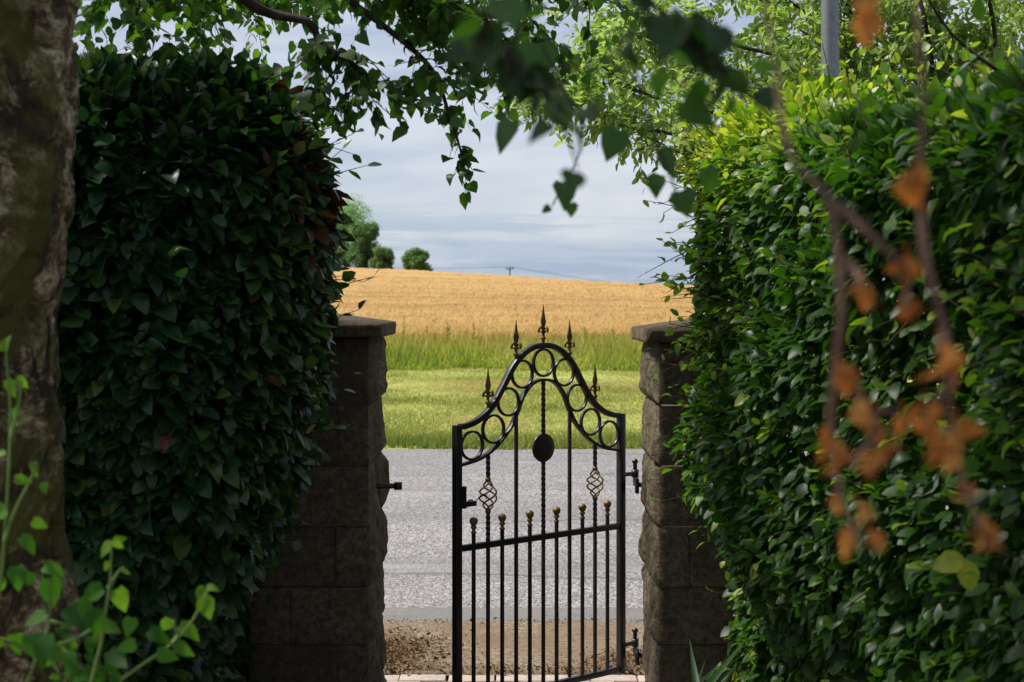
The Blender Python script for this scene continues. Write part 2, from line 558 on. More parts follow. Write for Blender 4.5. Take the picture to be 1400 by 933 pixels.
def straws(n, y0, y1, xw, wid):
    y = y0 + (y1 - y0) * R.uniform(0, 1, n) ** (1.0 if y1 < 40 else 1.5)
    x = R.uniform(-1, 1, n) * (xw + (y - 28) * .35)
    g = hgt(x, y)
    h = R.normal(.52, .035, n)
    lean = R.normal(0, .07, (n, 2))
    a = R.uniform(0, math.pi, n)
    wv = np.stack([np.cos(a), np.sin(a), 0 * a], 1) * wid * (1 + (y - 28) / 40)[:, None]
    b = np.stack([x, y, g], 1)
    m_ = b + np.stack([lean[:, 0] * .7, lean[:, 1] * .7, h * .78], 1)
    e = b + np.stack([lean[:, 0] * 1.6, lean[:, 1] * 1.6, h], 1)
    tip = e + np.stack([lean[:, 0] * 1.4, lean[:, 1] * 1.4, 0 * h + .06], 1)
    V = np.stack([b - wv * .4, b + wv * .4, m_ + wv * .35, m_ - wv * .35, e + wv, e - wv, tip], 1).reshape(-1, 3)
    o = (np.arange(n) * 7)[:, None]
    tn = np.clip(R.normal(.5, .25, n) + .2 * lumps(b * [.3, 1, 0], 1.2, 31), 0, 1)
    mb.add(V, np.concatenate([np.array([[0, 1, 2, 3]]) + o, np.array([[3, 2, 4, 5]]) + o]), np.concatenate([tn * .9, tn]))
    mb.add(V, np.array([[5, 4, 6]]) + o, tn)


straws(26000, 28.4, 31.5, 7, .008)
straws(24000, 31, 125, 7, .010)
st = mb.build('wheat_straws', STRAW, wheat)


# ------------------------------------------------------------------ grass
def blades(mb, x, y, h, wid, lean, tint, segs=1, z0=0.0):
    n = len(x)
    g = hgt(x, y) + z0
    a = R.uniform(0, 2 * math.pi, n)
    wv = np.stack([np.cos(a), np.sin(a), 0 * a], 1) * np.asarray(wid).reshape(-1, 1)
    l = R.normal(0, 1, (n, 2)) * np.asarray(lean).reshape(-1, 1)
    b = np.stack([x, y, g], 1)
    tip = b + np.stack([l[:, 0], l[:, 1], h], 1)
    o = (np.arange(n) * (3 if segs == 1 else 5))[:, None]
    if segs == 1:
        mb.add(np.stack([b - wv, b + wv, tip], 1).reshape(-1, 3), np.array([[0, 1, 2]]) + o, tint)
    else:
        mid = b + np.stack([l[:, 0] * .3, l[:, 1] * .3, h * .6], 1)
        V = np.stack([b - wv, b + wv, mid + wv * .8, mid - wv * .8, tip], 1).reshape(-1, 3)
        mb.add(V, np.array([[0, 1, 2, 3]]) + o, tint)
        mb.add(V, np.array([[3, 2, 4]]) + o, tint)


mb = MB()
n = 150000
y = 14.45 + (25.9 - 14.45) * R.uniform(0, 1, n) ** 1.15
x = R.uniform(-1, 1, n) * (3.6 + (y - 14.5) * .28)
pp = np.stack([x, y, 0 * x], 1)
edge = 14.62 + .10 * lumps(pp * [1, 0, 0], 3, 41) + .05 * lumps(pp * [1, 0, 0], 11, 42)
k = y > edge
x, y, pp = x[k], y[k], pp[k]
t = np.clip(.50 + .10 * lumps(pp * [.8, 1, 0], 1.1, 43) + .20 * lumps(pp, 4, 44) + R.normal(0, .20, len(x)) - .22 * smooth(16.6, 14.6, y), 0, 1)
t = np.clip(t + .16 * lumps(pp * [1, 1, 0], 8, 49), 0, 1)
bare = lumps(pp * [.8, 1.0, 0], 2.3, 48) + .9 * np.exp(-((y - 22.6) / .8) ** 2)
t = np.where((bare > .55) & (R.uniform(0, 1, len(x)) < .75), R.uniform(.8, 1, len(x)), t)
h = R.uniform(.025, .07, len(x)) * (1 + .5 * lumps(pp, 2.2, 45)) * (1 + 1.0 * np.exp(-((y - 15.0) / .4) ** 2))
blades(mb, x, y, h, .007, .045, t)
tag(mb.build('mown_grass', GRASS), 'short mown grass on the verge beyond the road', 'grass', kind='stuff')

mb = MB()
n = 44000
y = R.uniform(24.2, 28.7, n)
x = R.uniform(-1, 1, n) * 8.0
pp = np.stack([x, y, 0 * x], 1)
k = y > 25.3 + .9 * lumps(pp * [1, 0, 0], 1.6, 51) + .3 * lumps(pp * [1, 0, 0], 5, 57)
x, y, pp = x[k], y[k], pp[k]
depth = smooth(24.6, 27.6, y)
h = (.09 + .42 * depth) * R.uniform(.45, 1.2, len(x)) * (1 + .30 * lumps(pp * [1, .4, 0], 2.1, 52) + .15 * lumps(pp, 6, 58))
t = np.clip(.32 + .40 * depth + .32 * lumps(pp * [1, .5, 0], 1.5, 53) + R.normal(0, .22, len(x)), 0, 1)
blades(mb, x, y, h, .009, .09, t, 2)
# taller seed heads along the crop edge
n = 3000
y = R.uniform(27.2, 28.9, n)
x = R.uniform(-8, 8, n)
k = lumps(np.stack([x, 0 * y, 0 * x], 1), 4.5, 55) > -.15
x, y = x[k], y[k]
blades(mb, x, y, R.uniform(.4, .74, len(x)), .007, .10, R.uniform(.35, 1, len(x)), 2)
tag(mb.build('long_grass', GRASS_TALL), 'long unmown grass in front of the wheat', 'long grass', kind='stuff')

# docks and thistles standing up at the crop edge
for (px, py) in ((552, 432), (612, 440), (648, 443), (838, 446), (800, 448), (584, 446)):
    Y = 28.0
    top = P(px, py, Y)
    base = np.array([top[0], Y, hgt(top[0], Y)])
    root = tag(empty('weed_plant', base), {552: 'tallest dark weed spike at the left end of the wheat edge', 612: 'narrow weed spike standing between two others before the wheat',
              648: 'weed spike just left of the leftmost gate spear', 838: 'weed spike near the right pillar before the wheat',
              800: 'short weed spike just right of the gate spears', 584: 'short weed spike beside the tallest one'}[px], 'weed', 'weeds along the wheat edge')
    H = top[2] - base[2]
    a = MB()
    tube(a, [[0, 0, 0], [.01, 0, H * .5], [0, 0, H]], [.008, .006, .003], 5)
    a.build('stem', STEM, root)
    a = MB()
    m_ = 60
    zz = R.uniform(.25, 1, m_) * H
    an = R.uniform(0, 6.28, m_)
    d = np.stack([np.cos(an), np.sin(an), .9 + 0 * an], 1)
    leaves(a, np.stack([0 * zz, 0 * zz, zz], 1), d, np.stack([0 * an, 0 * an, 1 + 0 * an], 1) + R.normal(0, .3, (m_, 3)), R.uniform(.05, .12, m_) * (1.2 - zz / H * .7), .4, R.uniform(0, .5, m_))
    a.build('foliage', GRASS_TALL, root)


# ------------------------------------------------------------------ trees in the field
def field_tree(px0, px1, ptop, Y, label, tint0, seed, lobes):
    r = np.random.default_rng(seed)
    cx = ((px0 + px1) / 2 - 700) / F * Y
    gz = float(hgt(cx, Y))
    top = EYE - (ptop - 418) / F * Y
    w = (px1 - px0) / F * Y
    H = top - gz
    root = tag(empty('field_tree', (cx, Y, gz)), label, 'tree', 'trees on the skyline of the field')
    a = MB()
    tube(a, [[0, 0, -.3], [.1, 0, H * .3], [0, .1, H * .75]], [w * .035 + .12, w * .028 + .08, .05], 8)
    cs = []
    for k in range(lobes):
        an = r.uniform(0, 6.28)
        hz = r.uniform(.12, .88)
        rad = .5 * w * (1 - abs(hz - .45) * .85)
        c = np.array([math.cos(an) * rad * .62 * r.uniform(.3, 1), math.sin(an) * rad * .62 * r.uniform(.3, 1), H * hz])
        cs.append((c, w * r.uniform(.11, .19)))
        tube(a, [[0, 0, H * hz * .55], c * [.5, .5, .85], c], [.09, .06, .02], 5)
    cs.append((np.array([0, 0, H * .86]), w * .17))
    a.build('trunk', TWIG, root, True)
    b = MB()
    for c, rad in cs:
        n = int(650 * 24 / lobes)
        q = nrm(r.normal(size=(n, 3))) * (r.uniform(0, 1, (n, 1)) ** .4) * rad * np.array([1, 1, .95])
        q = q * (1 + .6 * lumps(q + c, 2.6, seed)[:, None]) + c
        q = q[q[:, 2] > .5]
        m_ = len(q)
        leaves(b, q, r.normal(size=(m_, 3)) + [0, 0, -.3], r.normal(size=(m_, 3)) + [0, 0, .8] + nrm(q - c), r.uniform(.18, .34, m_), .7,
               np.clip(tint0 + r.normal(0, .17, m_), 0, 1), 'kite')
    b.build('crown', LEAF_FIELD, root)


field_tree(420, 528, 268, 232, 'tall pale green tree on the skyline, just right of the dark hedge', .8, 3, 30)
field_tree(462, 538, 302, 226, 'dark mid-sized tree right of the pale green one on the skyline', .25, 5, 24)
field_tree(502, 552, 341, 221, 'low bushy tree at the right end of the skyline clump', .3, 7, 16)
field_tree(542, 598, 341, 219, 'small round tree standing alone on the skyline', .3, 9, 18)

# utility pole beyond the crest, with its wires
Yp = 290.0
top = P(697, 365, Yp)
gz = float(hgt(top[0], Yp))
H = top[2] - gz
root = tag(empty('utility_pole', (top[0], Yp, gz)), 'tiny wooden utility pole with a cross arm on the skyline', 'utility pole')
a = MB(); tube(a, [[0, 0, -.5], [0, 0, H]], [.17, .12], 8); a.build('pole', POLEWOOD, root)
a = MB(); box(a, (0, -.16, H - .42), (1.5, .14, .16)); a.build('cross_arm', POLEWOOD, root)
for sx in (-.66, .66):
    a = MB(); lathe(a, [(0, 0), (.08, 0), (.1, .12), (.05, .2), (.09, .3), (0, .36)], (sx, -.16, H - .34), 8); a.build('insulator', CERAMIC, root)
for sx in (-.66, .66):
    a = MB()
    s0 = top + [sx, -.16, 0]
    for far in (P(300, 356, 320) + [sx, 0, 0], P(1150, 420, 330) + [sx, 0, 0]):
        t_ = np.linspace(0, 1, 20)[:, None]
        q = s0 * (1 - t_) + far * t_
        q[:, 2] -= 4 * (t_[:, 0] * (1 - t_[:, 0])) * .9
        tube(a, q, .02, 4)
    tag(a.build('overhead_wire', CERAMIC), 'thin overhead wire running over the wheat field to the pole', 'wire', 'overhead wires on the utility pole')


# ------------------------------------------------------------------ stone gate pillars
def rock_block(mb, x0, x1, y0, y1, z0, z1, rough_side, seed):
    """One squared block: tooled faces, the face at rough_side (-1: low x, +1: high x) left as bulging rock."""
    r = np.random.default_rng(seed)
    g = .0028
    x0, x1, y0, y1, z0, z1 = x0 + g, x1 - g, y0 + g, y1 - g, z0 + g, z1 - g
    tint = r.uniform(0, 1)

    def face(o, u, v, nu, nv, n, amp, rocky):
        if rocky:
            nu, nv = nu * 2, nv * 2
        U, V = np.meshgrid(np.linspace(0, 1, nu), np.linspace(0, 1, nv))
        U, V = U.ravel(), V.ravel()
        p = np.asarray(o)[None] + U[:, None] * np.asarray(u) + V[:, None] * np.asarray(v)
        m_ = np.minimum(np.minimum(U, 1 - U) * np.linalg.norm(u), np.minimum(V, 1 - V) * np.linalg.norm(v))
        if rocky:
            e = smooth(0, .045, m_) * .6 + .4 * smooth(0, .012, m_)
            d = e * (.020 + .017 * lumps(p, 10, seed) + .011 * lumps(p * [1, 1, .6], 26, seed + 1) + .016 * np.abs(lumps(p * [1, 1, .5], 55, seed + 2)) + .006 * lumps(p, 110, seed + 5) - .012 * V)
        else:
            d = smooth(0, .016, m_) * (.006 + .004 * lumps(p, 13, seed) + .002 * lumps(p, 45, seed + 3))
        p = p + np.asarray(n)[None] * d[:, None]
        i = np.arange(nv - 1)[:, None] * nu
        j = np.arange(nu - 1)[None, :]
        mb.add(p, np.stack([i + j, i + j + 1, i + nu + j + 1, i + nu + j], -1).reshape(-1, 4), tint)

    dx, dy, dz = x1 - x0, y1 - y0, z1 - z0
    nx, ny, nz = max(4, int(dx / .012)), max(4, int(dy / .012)), max(4, int(dz / .012))
    face((x0, y0, z0), (dx, 0, 0), (0, 0, dz), nx, nz, (0, -1, 0), 1, False)
    face((x1, y1, z0), (-dx, 0, 0), (0, 0, dz), nx, nz, (0, 1, 0), 1, False)
    face((x0, y1, z0), (0, -dy, 0), (0, 0, dz), ny, nz, (-1, 0, 0), 1, rough_side < 0)
    face((x1, y0, z0), (0, dy, 0), (0, 0, dz), ny, nz, (1, 0, 0), 1, rough_side > 0)
    face((x0, y0, z1), (dx, 0, 0), (0, dy, 0), 3, 3, (0, 0, 1), 1, False)


def pillar(side, xin, y0, y1, ztop, label, seed):
    r = np.random.default_rng(seed)
    w = .46
    s = side
    cxp = xin + s * w / 2
    root = tag(empty('gate_pillar', (cxp, (y0 + y1) / 2, 0)), label, 'gate pillar', 'stone pillars either side of the gate')
    ox, oy = cxp, (y0 + y1) / 2
    mb = MB()
    zs = [-.03, .08, .3085, .528, .757, .988, 1.22, ztop]
    for k in range(len(zs) - 1):
        xa, xb = xin, xin + s * w
        cuts = [xa, xin + s * (.12 if k % 2 else .30), xb] if k != 4 else [xa, xb]
        if s < 0 and k == 3:
            cuts = [xa, xin + s * .13, xb]
        for c in range(len(cuts) - 1):
            lo, hi = sorted((cuts[c] - ox, cuts[c + 1] - ox))
            jit = r.normal(0, .0015)
            ys = [y0 - oy, 0.03 * (1 if k % 2 else -1), y1 - oy]
            for q in range(2):
                rock_block(mb, lo, hi, ys[q] + (jit if q == 0 else 0), ys[q + 1], zs[k], zs[k + 1], -s if c == 0 else 0, seed * 100 + k * 10 + c * 3 + q)
    mb.build('shaft', STONE, root, True)
    mb = MB()
    box(mb, (0, 0, (ztop - .03) / 2), (w - .024, (y1 - y0) - .024, ztop + .02))
    mb.build('mortar_joint', MORTAR, root)
    # cap with a low pyramid top
    mb = MB()
    hx, hy = w / 2 + .05, (y1 - y0) / 2 + .05
    nseg = 24
    b = []
    for (ax, ay, bx_, by) in ((-hx, -hy, hx, -hy), (hx, -hy, hx, hy), (hx, hy, -hx, hy), (-hx, hy, -hx, -hy)):
        for t_ in np.arange(nseg) / nseg:
            b.append((ax + (bx_ - ax) * t_, ay + (by - ay) * t_))
    b = np.array(b)
    nb = len(b)
    rings = []
    for (sc_, zz) in ((.86, ztop + .002), (1, ztop + .002), (1.0, ztop + .012), (1.004, ztop + .045), (.99, ztop + .054), (.5, ztop + .078), (.02, ztop + .10)):
        q = np.column_stack([b * sc_, np.full(nb, zz)])
        q += .0035 * lumps(q + seed, 30, seed)[:, None] * np.array([1, 1, .5])
        rings.append(q)
    V = np.concatenate(rings)
    i = np.arange(len(rings) - 1)[:, None] * nb
    j = np.arange(nb)[None, :]
    k = (j + 1) % nb
    mb.add(V, np.stack([i + j, i + k, i + nb + k, i + nb + j], -1).reshape(-1, 4), .35)
    mb.build('cap', STONE, root)
    return root


PR = pillar(1, .557, 5.41, 5.98, 1.457, 'squared stone pillar on the hinge side of the gate, right of the opening', 3)
PL = pillar(-1, -.544, 5.41, 5.98, 1.478, 'squared stone pillar on the latch side of the gate, left of the opening', 4)

# ------------------------------------------------------------------ wrought iron gate
HX, HY, LX, LY = .46, 6.0, -.209, 5.42
W = math.hypot(HX - LX, HY - LY)
gate = tag(empty('garden_gate', (HX, HY, 0), math.atan2(LY - HY, LX - HX)), 'black wrought iron garden gate with brass spears, standing ajar', 'gate')
UC = .4424
DU = .07236


def sweep(mb, uz, w, d, n=None):
    """Rectangular bar swept along a curve in the plane of the gate (w across the curve, d through it)."""
    uz = np.asarray(uz, float)
    t_ = nrm(np.gradient(uz, axis=0))
    nn = np.stack([-t_[:, 1], t_[:, 0]], 1)
    m_ = len(uz)
    c = np.stack([uz[:, 0], 0 * uz[:, 0], uz[:, 1]], 1)
    o = np.stack([nn[:, 0], 0 * nn[:, 0], nn[:, 1]], 1) * w / 2
    y = np.array([0, d / 2, 0])
    V = np.stack([c - o - y, c + o - y, c + o + y, c - o + y], 1).reshape(-1, 3)
    i = np.arange(m_ - 1)[:, None] * 4
    j = np.arange(4)[None, :]
    k = (j + 1) % 4
    mb.add(V, np.stack([i + j, i + k, i + 4 + k, i + 4 + j], -1).reshape(-1, 4))
    mb.add(V[:4], [[3, 2, 1, 0]])
    mb.add(V[-4:], [[0, 1, 2, 3]])


def sym(half, per=10):
    half = np.array(half)
    left = half[::-1] * [-1, 1]
    c = np.vstack([left[:-1], half])
    q = catmull(c, per)
    return q + [UC, 0]


outer_half = [(0, 1.440), (.06, 1.432), (.117, 1.402), (.165, 1.355), (.207, 1.293), (.25, 1.232), (.29, 1.190), (.345, 1.156), (.40, 1.140), (.43, 1.137)]
inner_half = [(0, 1.302), (.06, 1.289), (.108, 1.243), (.14, 1.18), (.167, 1.132), (.205, 1.09), (.26, 1.044), (.335, 1.008), (.428, .990)]
OUT, INN = sym(outer_half), sym(inner_half)
for u in (0.0, W):
    a = MB(); box(a, (u, 0, .597), (.029, .029, 1.095)); a.build('stile', BLACK, gate, False, .002)
a = MB(); sweep(a, OUT, .022, .026); a.build('top_arch', BLACK, gate, False, .003)
a = MB(); sweep(a, INN, .011, .024); a.build('inner_arch', BLACK, gate, False, .002)
for z_ in (.068, .672):
    a = MB(); box(a, (W / 2, 0, z_), (W - .0295, .022, .024)); a.build('rail', BLACK, gate, False, .002)
for s_, z_ in ((-.371, 1.062), (-.263, 1.119), (-.186, 1.2215), (-.113, 1.328), (0, 1.3705), (.113, 1.328), (.186, 1.2215), (.263, 1.119), (.371, 1.062)):
    a = MB()
    an = np.linspace(0, 2 * math.pi, 41)
    c = np.stack([UC + s_ + .0535 * np.cos(an), 0 * an, z_ + .0535 * np.sin(an)], 1)
    n_ = np.stack([np.cos(an), 0 * an, np.sin(an)], 1)
    V = []
    for (ro, yo) in ((-.0045, -.007), (.0045, -.007), (.0045, .007), (-.0045, .007)):
        V.append(c + n_ * ro + [0, yo, 0])
    V = np.stack(V, 1)[:-1].reshape(-1, 3)
    i = np.arange(40)[:, None] * 4
    i2 = ((np.arange(40) + 1) % 40)[:, None] * 4
    j = np.arange(4)[None, :]
    k = (j + 1) % 4
    a.add(V, np.stack([i + j, i + k, i2 + k, i2 + j], -1).reshape(-1, 4))
    a.build('scroll_ring', BLACK, gate, False, .0015)


def curve_z(C, u):
    o = np.argsort(C[:, 0])
    return float(np.interp(u, C[o, 0], C[o, 1]))


def twisted(mb, u, z0, z1, half=.0075, pitch=.085):
    n_ = max(6, int((z1 - z0) / .004))
    zz = np.linspace(z0, z1, n_)
    an = zz / pitch * 2 * math.pi
    V = []
    for q in range(4):
        b = an + q * math.pi / 2
        V.append(np.stack([u + half * 1.35 * np.cos(b), half * 1.35 * np.sin(b), zz], 1))
    V = np.stack(V, 1).reshape(-1, 3)
    i = np.arange(n_ - 1)[:, None] * 4
    j = np.arange(4)[None, :]
    k = (j + 1) % 4
    mb.add(V, np.stack([i + j, i + k, i + 4 + k, i + 4 + j], -1).reshape(-1, 4))


KNOB = [(0, 0), (.010, 0), (.0115, .006), (.007, .010), (.007, .018), (.012, .021), (.012, .026), (.008, .030), (.0135, .038), (.0165, .046), (.0165, .053), (.012, .060), (0, .064)]
for q in range(1, 12):
    u = UC + (q - 6) * DU
    a = MB()
    lo = .081
    if q in (4, 8):
        box(a, (u, 0, (lo + curve_z(INN, u)) / 2), (.0125, .0125, curve_z(INN, u) - lo - .004))
    elif q in (2, 6, 10):
        box(a, (u, 0, (lo + .66) / 2), (.0125, .0125, .66 - lo))
        if q == 6:
            twisted(a, u, .684, .975)
            twisted(a, u, 1.083, curve_z(INN, u) - .003)
        else:
            twisted(a, u, .684, .80)
            twisted(a, u, .925, curve_z(INN, u) - .003)
    else:
        box(a, (u, 0, (lo + .66) / 2), (.0125, .0125, .66 - lo))
        box(a, (u, 0, (.684 + .724) / 2), (.0125, .0125, .04))
    a.build('bar', BLACK, gate, False, .0015)
    if q in (1, 3, 5, 7, 9, 11):
        a = MB(); lathe(a, KNOB, (u, 0, .722), 14); a.build('ball_knob', BRASS, gate, True)
    if q in (2, 10):
        a = MB()
        for w_ in range(4):
            t_ = np.linspace(0, 1, 30)
            an = w_ * math.pi / 2 + t_ * 2 * math.pi * 1.0
            rr = .004 + .031 * np.sin(math.pi * t_) ** 1.25
            tube(a, np.stack([u + rr * np.cos(an), rr * np.sin(an), .80 + .125 * t_], 1), .0036, 7)
        for z_ in (.795, .919):
            lathe(a, [(0, 0), (.0105, 0), (.0115, .006), (.0105, .012), (0, .012)], (u, 0, z_), 12)
        a.build('twisted_basket', BRASS, gate, True)
    if q in (2, 4, 6, 8, 10):
        zb = curve_z(OUT, u) - .004
        if q in (2, 10):
            zb += .004
        o_ = MB()
        tube(o_, [[u, 0, zb], [u, 0, zb + .03]], .0065, 8)
        lathe(o_, [(.0065, .026), (.011, .03), (.011, .036), (.006, .040), (.006, .052), (.0125, .056), (.0125, .062), (.007, .066), (0, .068)], (u, 0, zb), 12)
        # drooping leaves at the collar, then the spear blade
        for an in (0, math.pi / 2, math.pi, 1.5 * math.pi):
            dx, dy = math.cos(an), math.sin(an)
            c_ = np.array([(.004, .070), (.014, .078), (.023, .072), (.026, .060), (.022, .055)])
            tube(o_, np.stack([u + dx * c_[:, 0], dy * c_[:, 0], zb + c_[:, 1]], 1), [.005, .0055, .005, .004, .002], 6)
        for an in (0, math.pi / 2):
            prof = np.array([(.0045, .066), (.012, .088), (.0155, .100), (.0105, .118), (.006, .140), (.001, .170)])
            ca, sa = math.cos(an), math.sin(an)
            th = .0045
            V = []
            for (r_, z_) in prof:
                for sg, tk in ((-1, 0), (0, -1), (1, 0), (0, 1)):
                    V.append([u + ca * r_ * sg - sa * tk * th * min(1, r_ / .006), sa * r_ * sg + ca * tk * th * min(1, r_ / .006), zb + z_])
            m_ = len(prof)
            i = np.arange(m_ - 1)[:, None] * 4
            j = np.arange(4)[None, :]
            k = (j + 1) % 4
            o_.add(np.array(V), np.stack([i + j, i + k, i + 4 + k, i + 4 + j], -1).reshape(-1, 4))
        o_.build('spear_finial', BRASS, gate)
# medallion disc
a = MB()
lathe(a, [(0, -.012), (.030, -.012), (.044, -.010), (.050, -.006), (.056, -.006), (.0585, 0), (.056, .006), (.050, .006), (.044, .010), (.030, .012), (0, .012)], (UC, 0, 1.029), 36, 'y')
med = a.build('medallion', BLACK, gate, True)
# latch on the free stile
a = MB()
box(a, (W - .022, .0165, .868), (.014, .012, .085))
box(a, (W - .045, .020, .842), (.062, .012, .020))
lathe(a, [(0, 0), (.013, 0), (.013, .014), (0, .014)], (W - .074, .0, .842), 12, 'x')
c_ = catmull([(W - .07, .03, .855), (W - .095, .035, .875), (W - .12, .03, .868), (W - .125, .025, .855)], 6)
tube(a, c_, .0025, 6)
a.build('latch', BLACK, gate, False, .0015)
# hinges: the eye on the gate, the pin on the pillar
for z_ in (.885, .165):
    a = MB()
    tube(a, [[-.0155, 0, z_], [-.05, 0, z_], [-.076, 0, z_]], [.010, .009, .009], 8)
    lathe(a, [(0, -.016), (.016, -.016), (.016, .016), (0, .016)], (-.085, 0, z_), 12)
    a.build('hinge_eye', BLACK, gate)
    a = MB()
    cx, cy = HX + .085 * (HX - LX) / W - PR.location.x, HY + .085 * (HY - LY) / W - PR.location.y
    tube(a, [[cx, cy, z_ - .052], [cx, cy, z_ + .05]], .009, 10)
    lathe(a, [(0, 0), (.013, 0), (.014, .006), (.010, .014), (.0, .018)], (cx, cy, z_ + .046), 10)
    tube(a, [[cx, cy, z_ - .045], [.557 - PR.location.x + .0, cy - .055, z_ - .045]], .010, 8)
    box(a, (.557 - PR.location.x - .03, cy - .055, z_ - .045), (.014, .06, .06))
    a.build('hinge_pin', BLACK, PR)
# latch keep sticking out of the other pillar
a = MB()
zk = 1.6 - (665 - 418) / F * 5.6
tube(a, [[.23 - .02, -.09, zk], [.23 + .06, -.09, zk], [.23 + .088, -.09, zk]], [.011, .011, .010], 10)
lathe(a, [(0, 0), (.016, 0), (.016, .03), (0, .03)], (.23 + .080, -.09, zk), 10, 'x')
a.build('latch_keep', BLACK, PL)

# litter and moss gathered against the pillars
mb = MB()
n = 6500
x = np.concatenate([-.62 + np.abs(R.normal(0, .17, n // 2)), .66 - np.abs(R.normal(0, .15, n // 4)), R.uniform(-.7, .8, n - n // 2 - n // 4)])
y = np.concatenate([R.normal(6.5, .2, n // 2), R.normal(6.33, .1, n // 4), np.where(R.uniform(0, 1, n - n // 2 - n // 4) < .6, R.normal(6.2, .03, n - n // 2 - n // 4), R.normal(7.1, .03, n - n // 2 - n // 4))])
k = (y > 6.15) & (y < 7.24)
x, y = x[k], y[k]
m_ = len(x)
leaves(mb, np.stack([x, y, np.full(m_, .016) + R.uniform(0, .016, m_)], 1), R.normal(size=(m_, 3)) * [1, 1, .35], R.normal(size=(m_, 3)) * .5 + [0, 0, 1], np.where(R.uniform(0, 1, m_) < .12, R.uniform(.018, .032, m_), R.uniform(.005, .015, m_)), .55, R.uniform(0, 1, m_), 'kite')
tag(mb.build('litter', DEBRIS), 'dry brown leaf litter and moss along the threshold', 'leaf litter', kind='stuff')


# ------------------------------------------------------------------ hedges
def hedge(name, label, sdf, lo, hi, n_try, mat, tintf, length, ratio, stems, kind, seed, decay=.10, shoots=0, shoot_tint=.8, origin=(0, 0, 0), upw=(.55, .75), spray=None, n_spray=60):
    global R
    R = np.random.default_rng(seed)
    root = tag(empty(name, origin), label, 'hedge', 'clipped hedges beside the gate')
    og = np.asarray(origin, float)
    lo, hi = np.asarray(lo), np.asarray(hi)
    p = R.uniform(lo, hi, (n_try, 3))
    d = sdf(p)
    keep = (d < .05) & (R.uniform(0, 1, n_try) < np.exp(-np.clip(-d, 0, 9) / decay))
    p, d = p[keep], d[keep]
    e = 1e-3
    g = nrm(np.stack([(sdf(p + np.eye(3)[k] * e) - d) / e for k in range(3)], 1))
    N = len(p)
    dirs = .65 * g + np.array([0, 0, -.38]) + R.normal(0, .36, (N, 3))
    dirs[:, 2] += .7 * smooth(.3, .9, g[:, 2])
    nor = upw[0] * g + np.array([0, 0, upw[1]]) + R.normal(0, .34, (N, 3))
    mb = MB()
    leaves(mb, p - og, dirs, nor, R.normal(length, length * .30, N).clip(length * .5, length * 1.5), ratio, np.clip(tintf(p, d, g) + R.normal(0, .13, N), 0, 1), 'oval')
    # twigs carrying young leaves that stick out of the clipped face
    tw = MB()
    cand = np.where(d > -.03)[0]
    wgt = 1 + 5 * smooth(.2, .7, g[cand, 2]) + 3 * smooth(.3, .7, np.abs(g[cand, 0])) * smooth(1.0, 1.8, p[cand, 2]) + (3 * smooth(4.3, 5.0, p[cand, 1]) if name == 'beech_hedge' else 0)
    idx = R.choice(cand, shoots, replace=False, p=wgt / wgt.sum())
    if spray is not None:
        far = np.where((d > -.03) & spray(p, g))[0]
        far = R.choice(far, min(n_spray, len(far)), replace=False)
        idx = np.concatenate([idx, far])
        long_ = set(far.tolist())
    else:
        long_ = set()
    for k in idx:
        L = R.uniform(.05, .17) * (1.45 if k in long_ else 1) * (1.35 if g[k][2] > .3 or (name == 'copper_beech_hedge' and g[k][0] > .5) else 1)
        dr = nrm(g[k] + R.normal(0, .35, 3) + [0, 0, .15])
        q = p[k] + dr * np.linspace(-.1, L, 5)[:, None] + np.array([0, 0, -.35]) * (np.linspace(0, L, 5) ** 2)[:, None]
        tube(tw, q - og, [.0022, .002, .0018, .0014, .001], 4, cap=False)
        m_ = R.integers(3, 7)
        at = q[np.linspace(1.5, 4, m_).astype(int)]
        dd = dr + R.normal(0, .6, (m_, 3))
        tt = tintf(at, np.zeros(m_), np.repeat(g[k:k + 1], m_, 0))
        leaves(mb, at - og, dd, R.normal(0, .5, (m_, 3)) + [0, 0, 1], R.uniform(.6, .95, m_) * length, ratio, np.clip(np.maximum(tt, shoot_tint) + R.normal(0, .1, m_), 0, 1), 'oval')
    mb.build('foliage', mat, root)
    for (a, b) in stems:
        a, b = np.asarray(a, float), np.asarray(b, float)
        c = catmull([a, (a * 2 + b) / 3 + R.normal(0, .04, 3), (a + b * 2) / 3 + R.normal(0, .06, 3), b], 5)
        tube(tw, c - og, np.linspace(.022, .006, len(c)), 6)
        for _ in range(7):
            s = c[R.integers(4, len(c))]
            tt = s + nrm(R.normal(0, 1, 3) + [0, 0, .4]) * R.uniform(.25, .5)
            tube(tw, catmull([s, (s + tt) / 2 + R.normal(0, .03, 3), tt], 3) - og, np.linspace(.006, .002, 7), 4, cap=False)
    tw.build('stems', TWIG, root, True)
    return root


def rbox(p, c, h, r):
    q = np.abs(p - c) - (np.asarray(h) - r)
    return np.linalg.norm(np.maximum(q, 0), axis=1) + np.minimum(q.max(1), 0) - r


def sdf_left(p):
    q = p.copy()
    # the end of the hedge leans in towards its foot
    q[:, 0] += .36 * smooth(1.35, .25, p[:, 2]) * smooth(-2.2, -.8, p[:, 0])
    d = rbox(q, np.array([-2.15, 4.84, 1.10]), (1.44, .50, 1.22), .42)
    d = np.minimum(d, rbox(p, np.array([-2.35, 5.3, 1.0]), (1.22, .6, 1.0), .25))
    return d + .05 * lumps(p, 4.5, 61) + .06 * lumps(p, 12, 62)


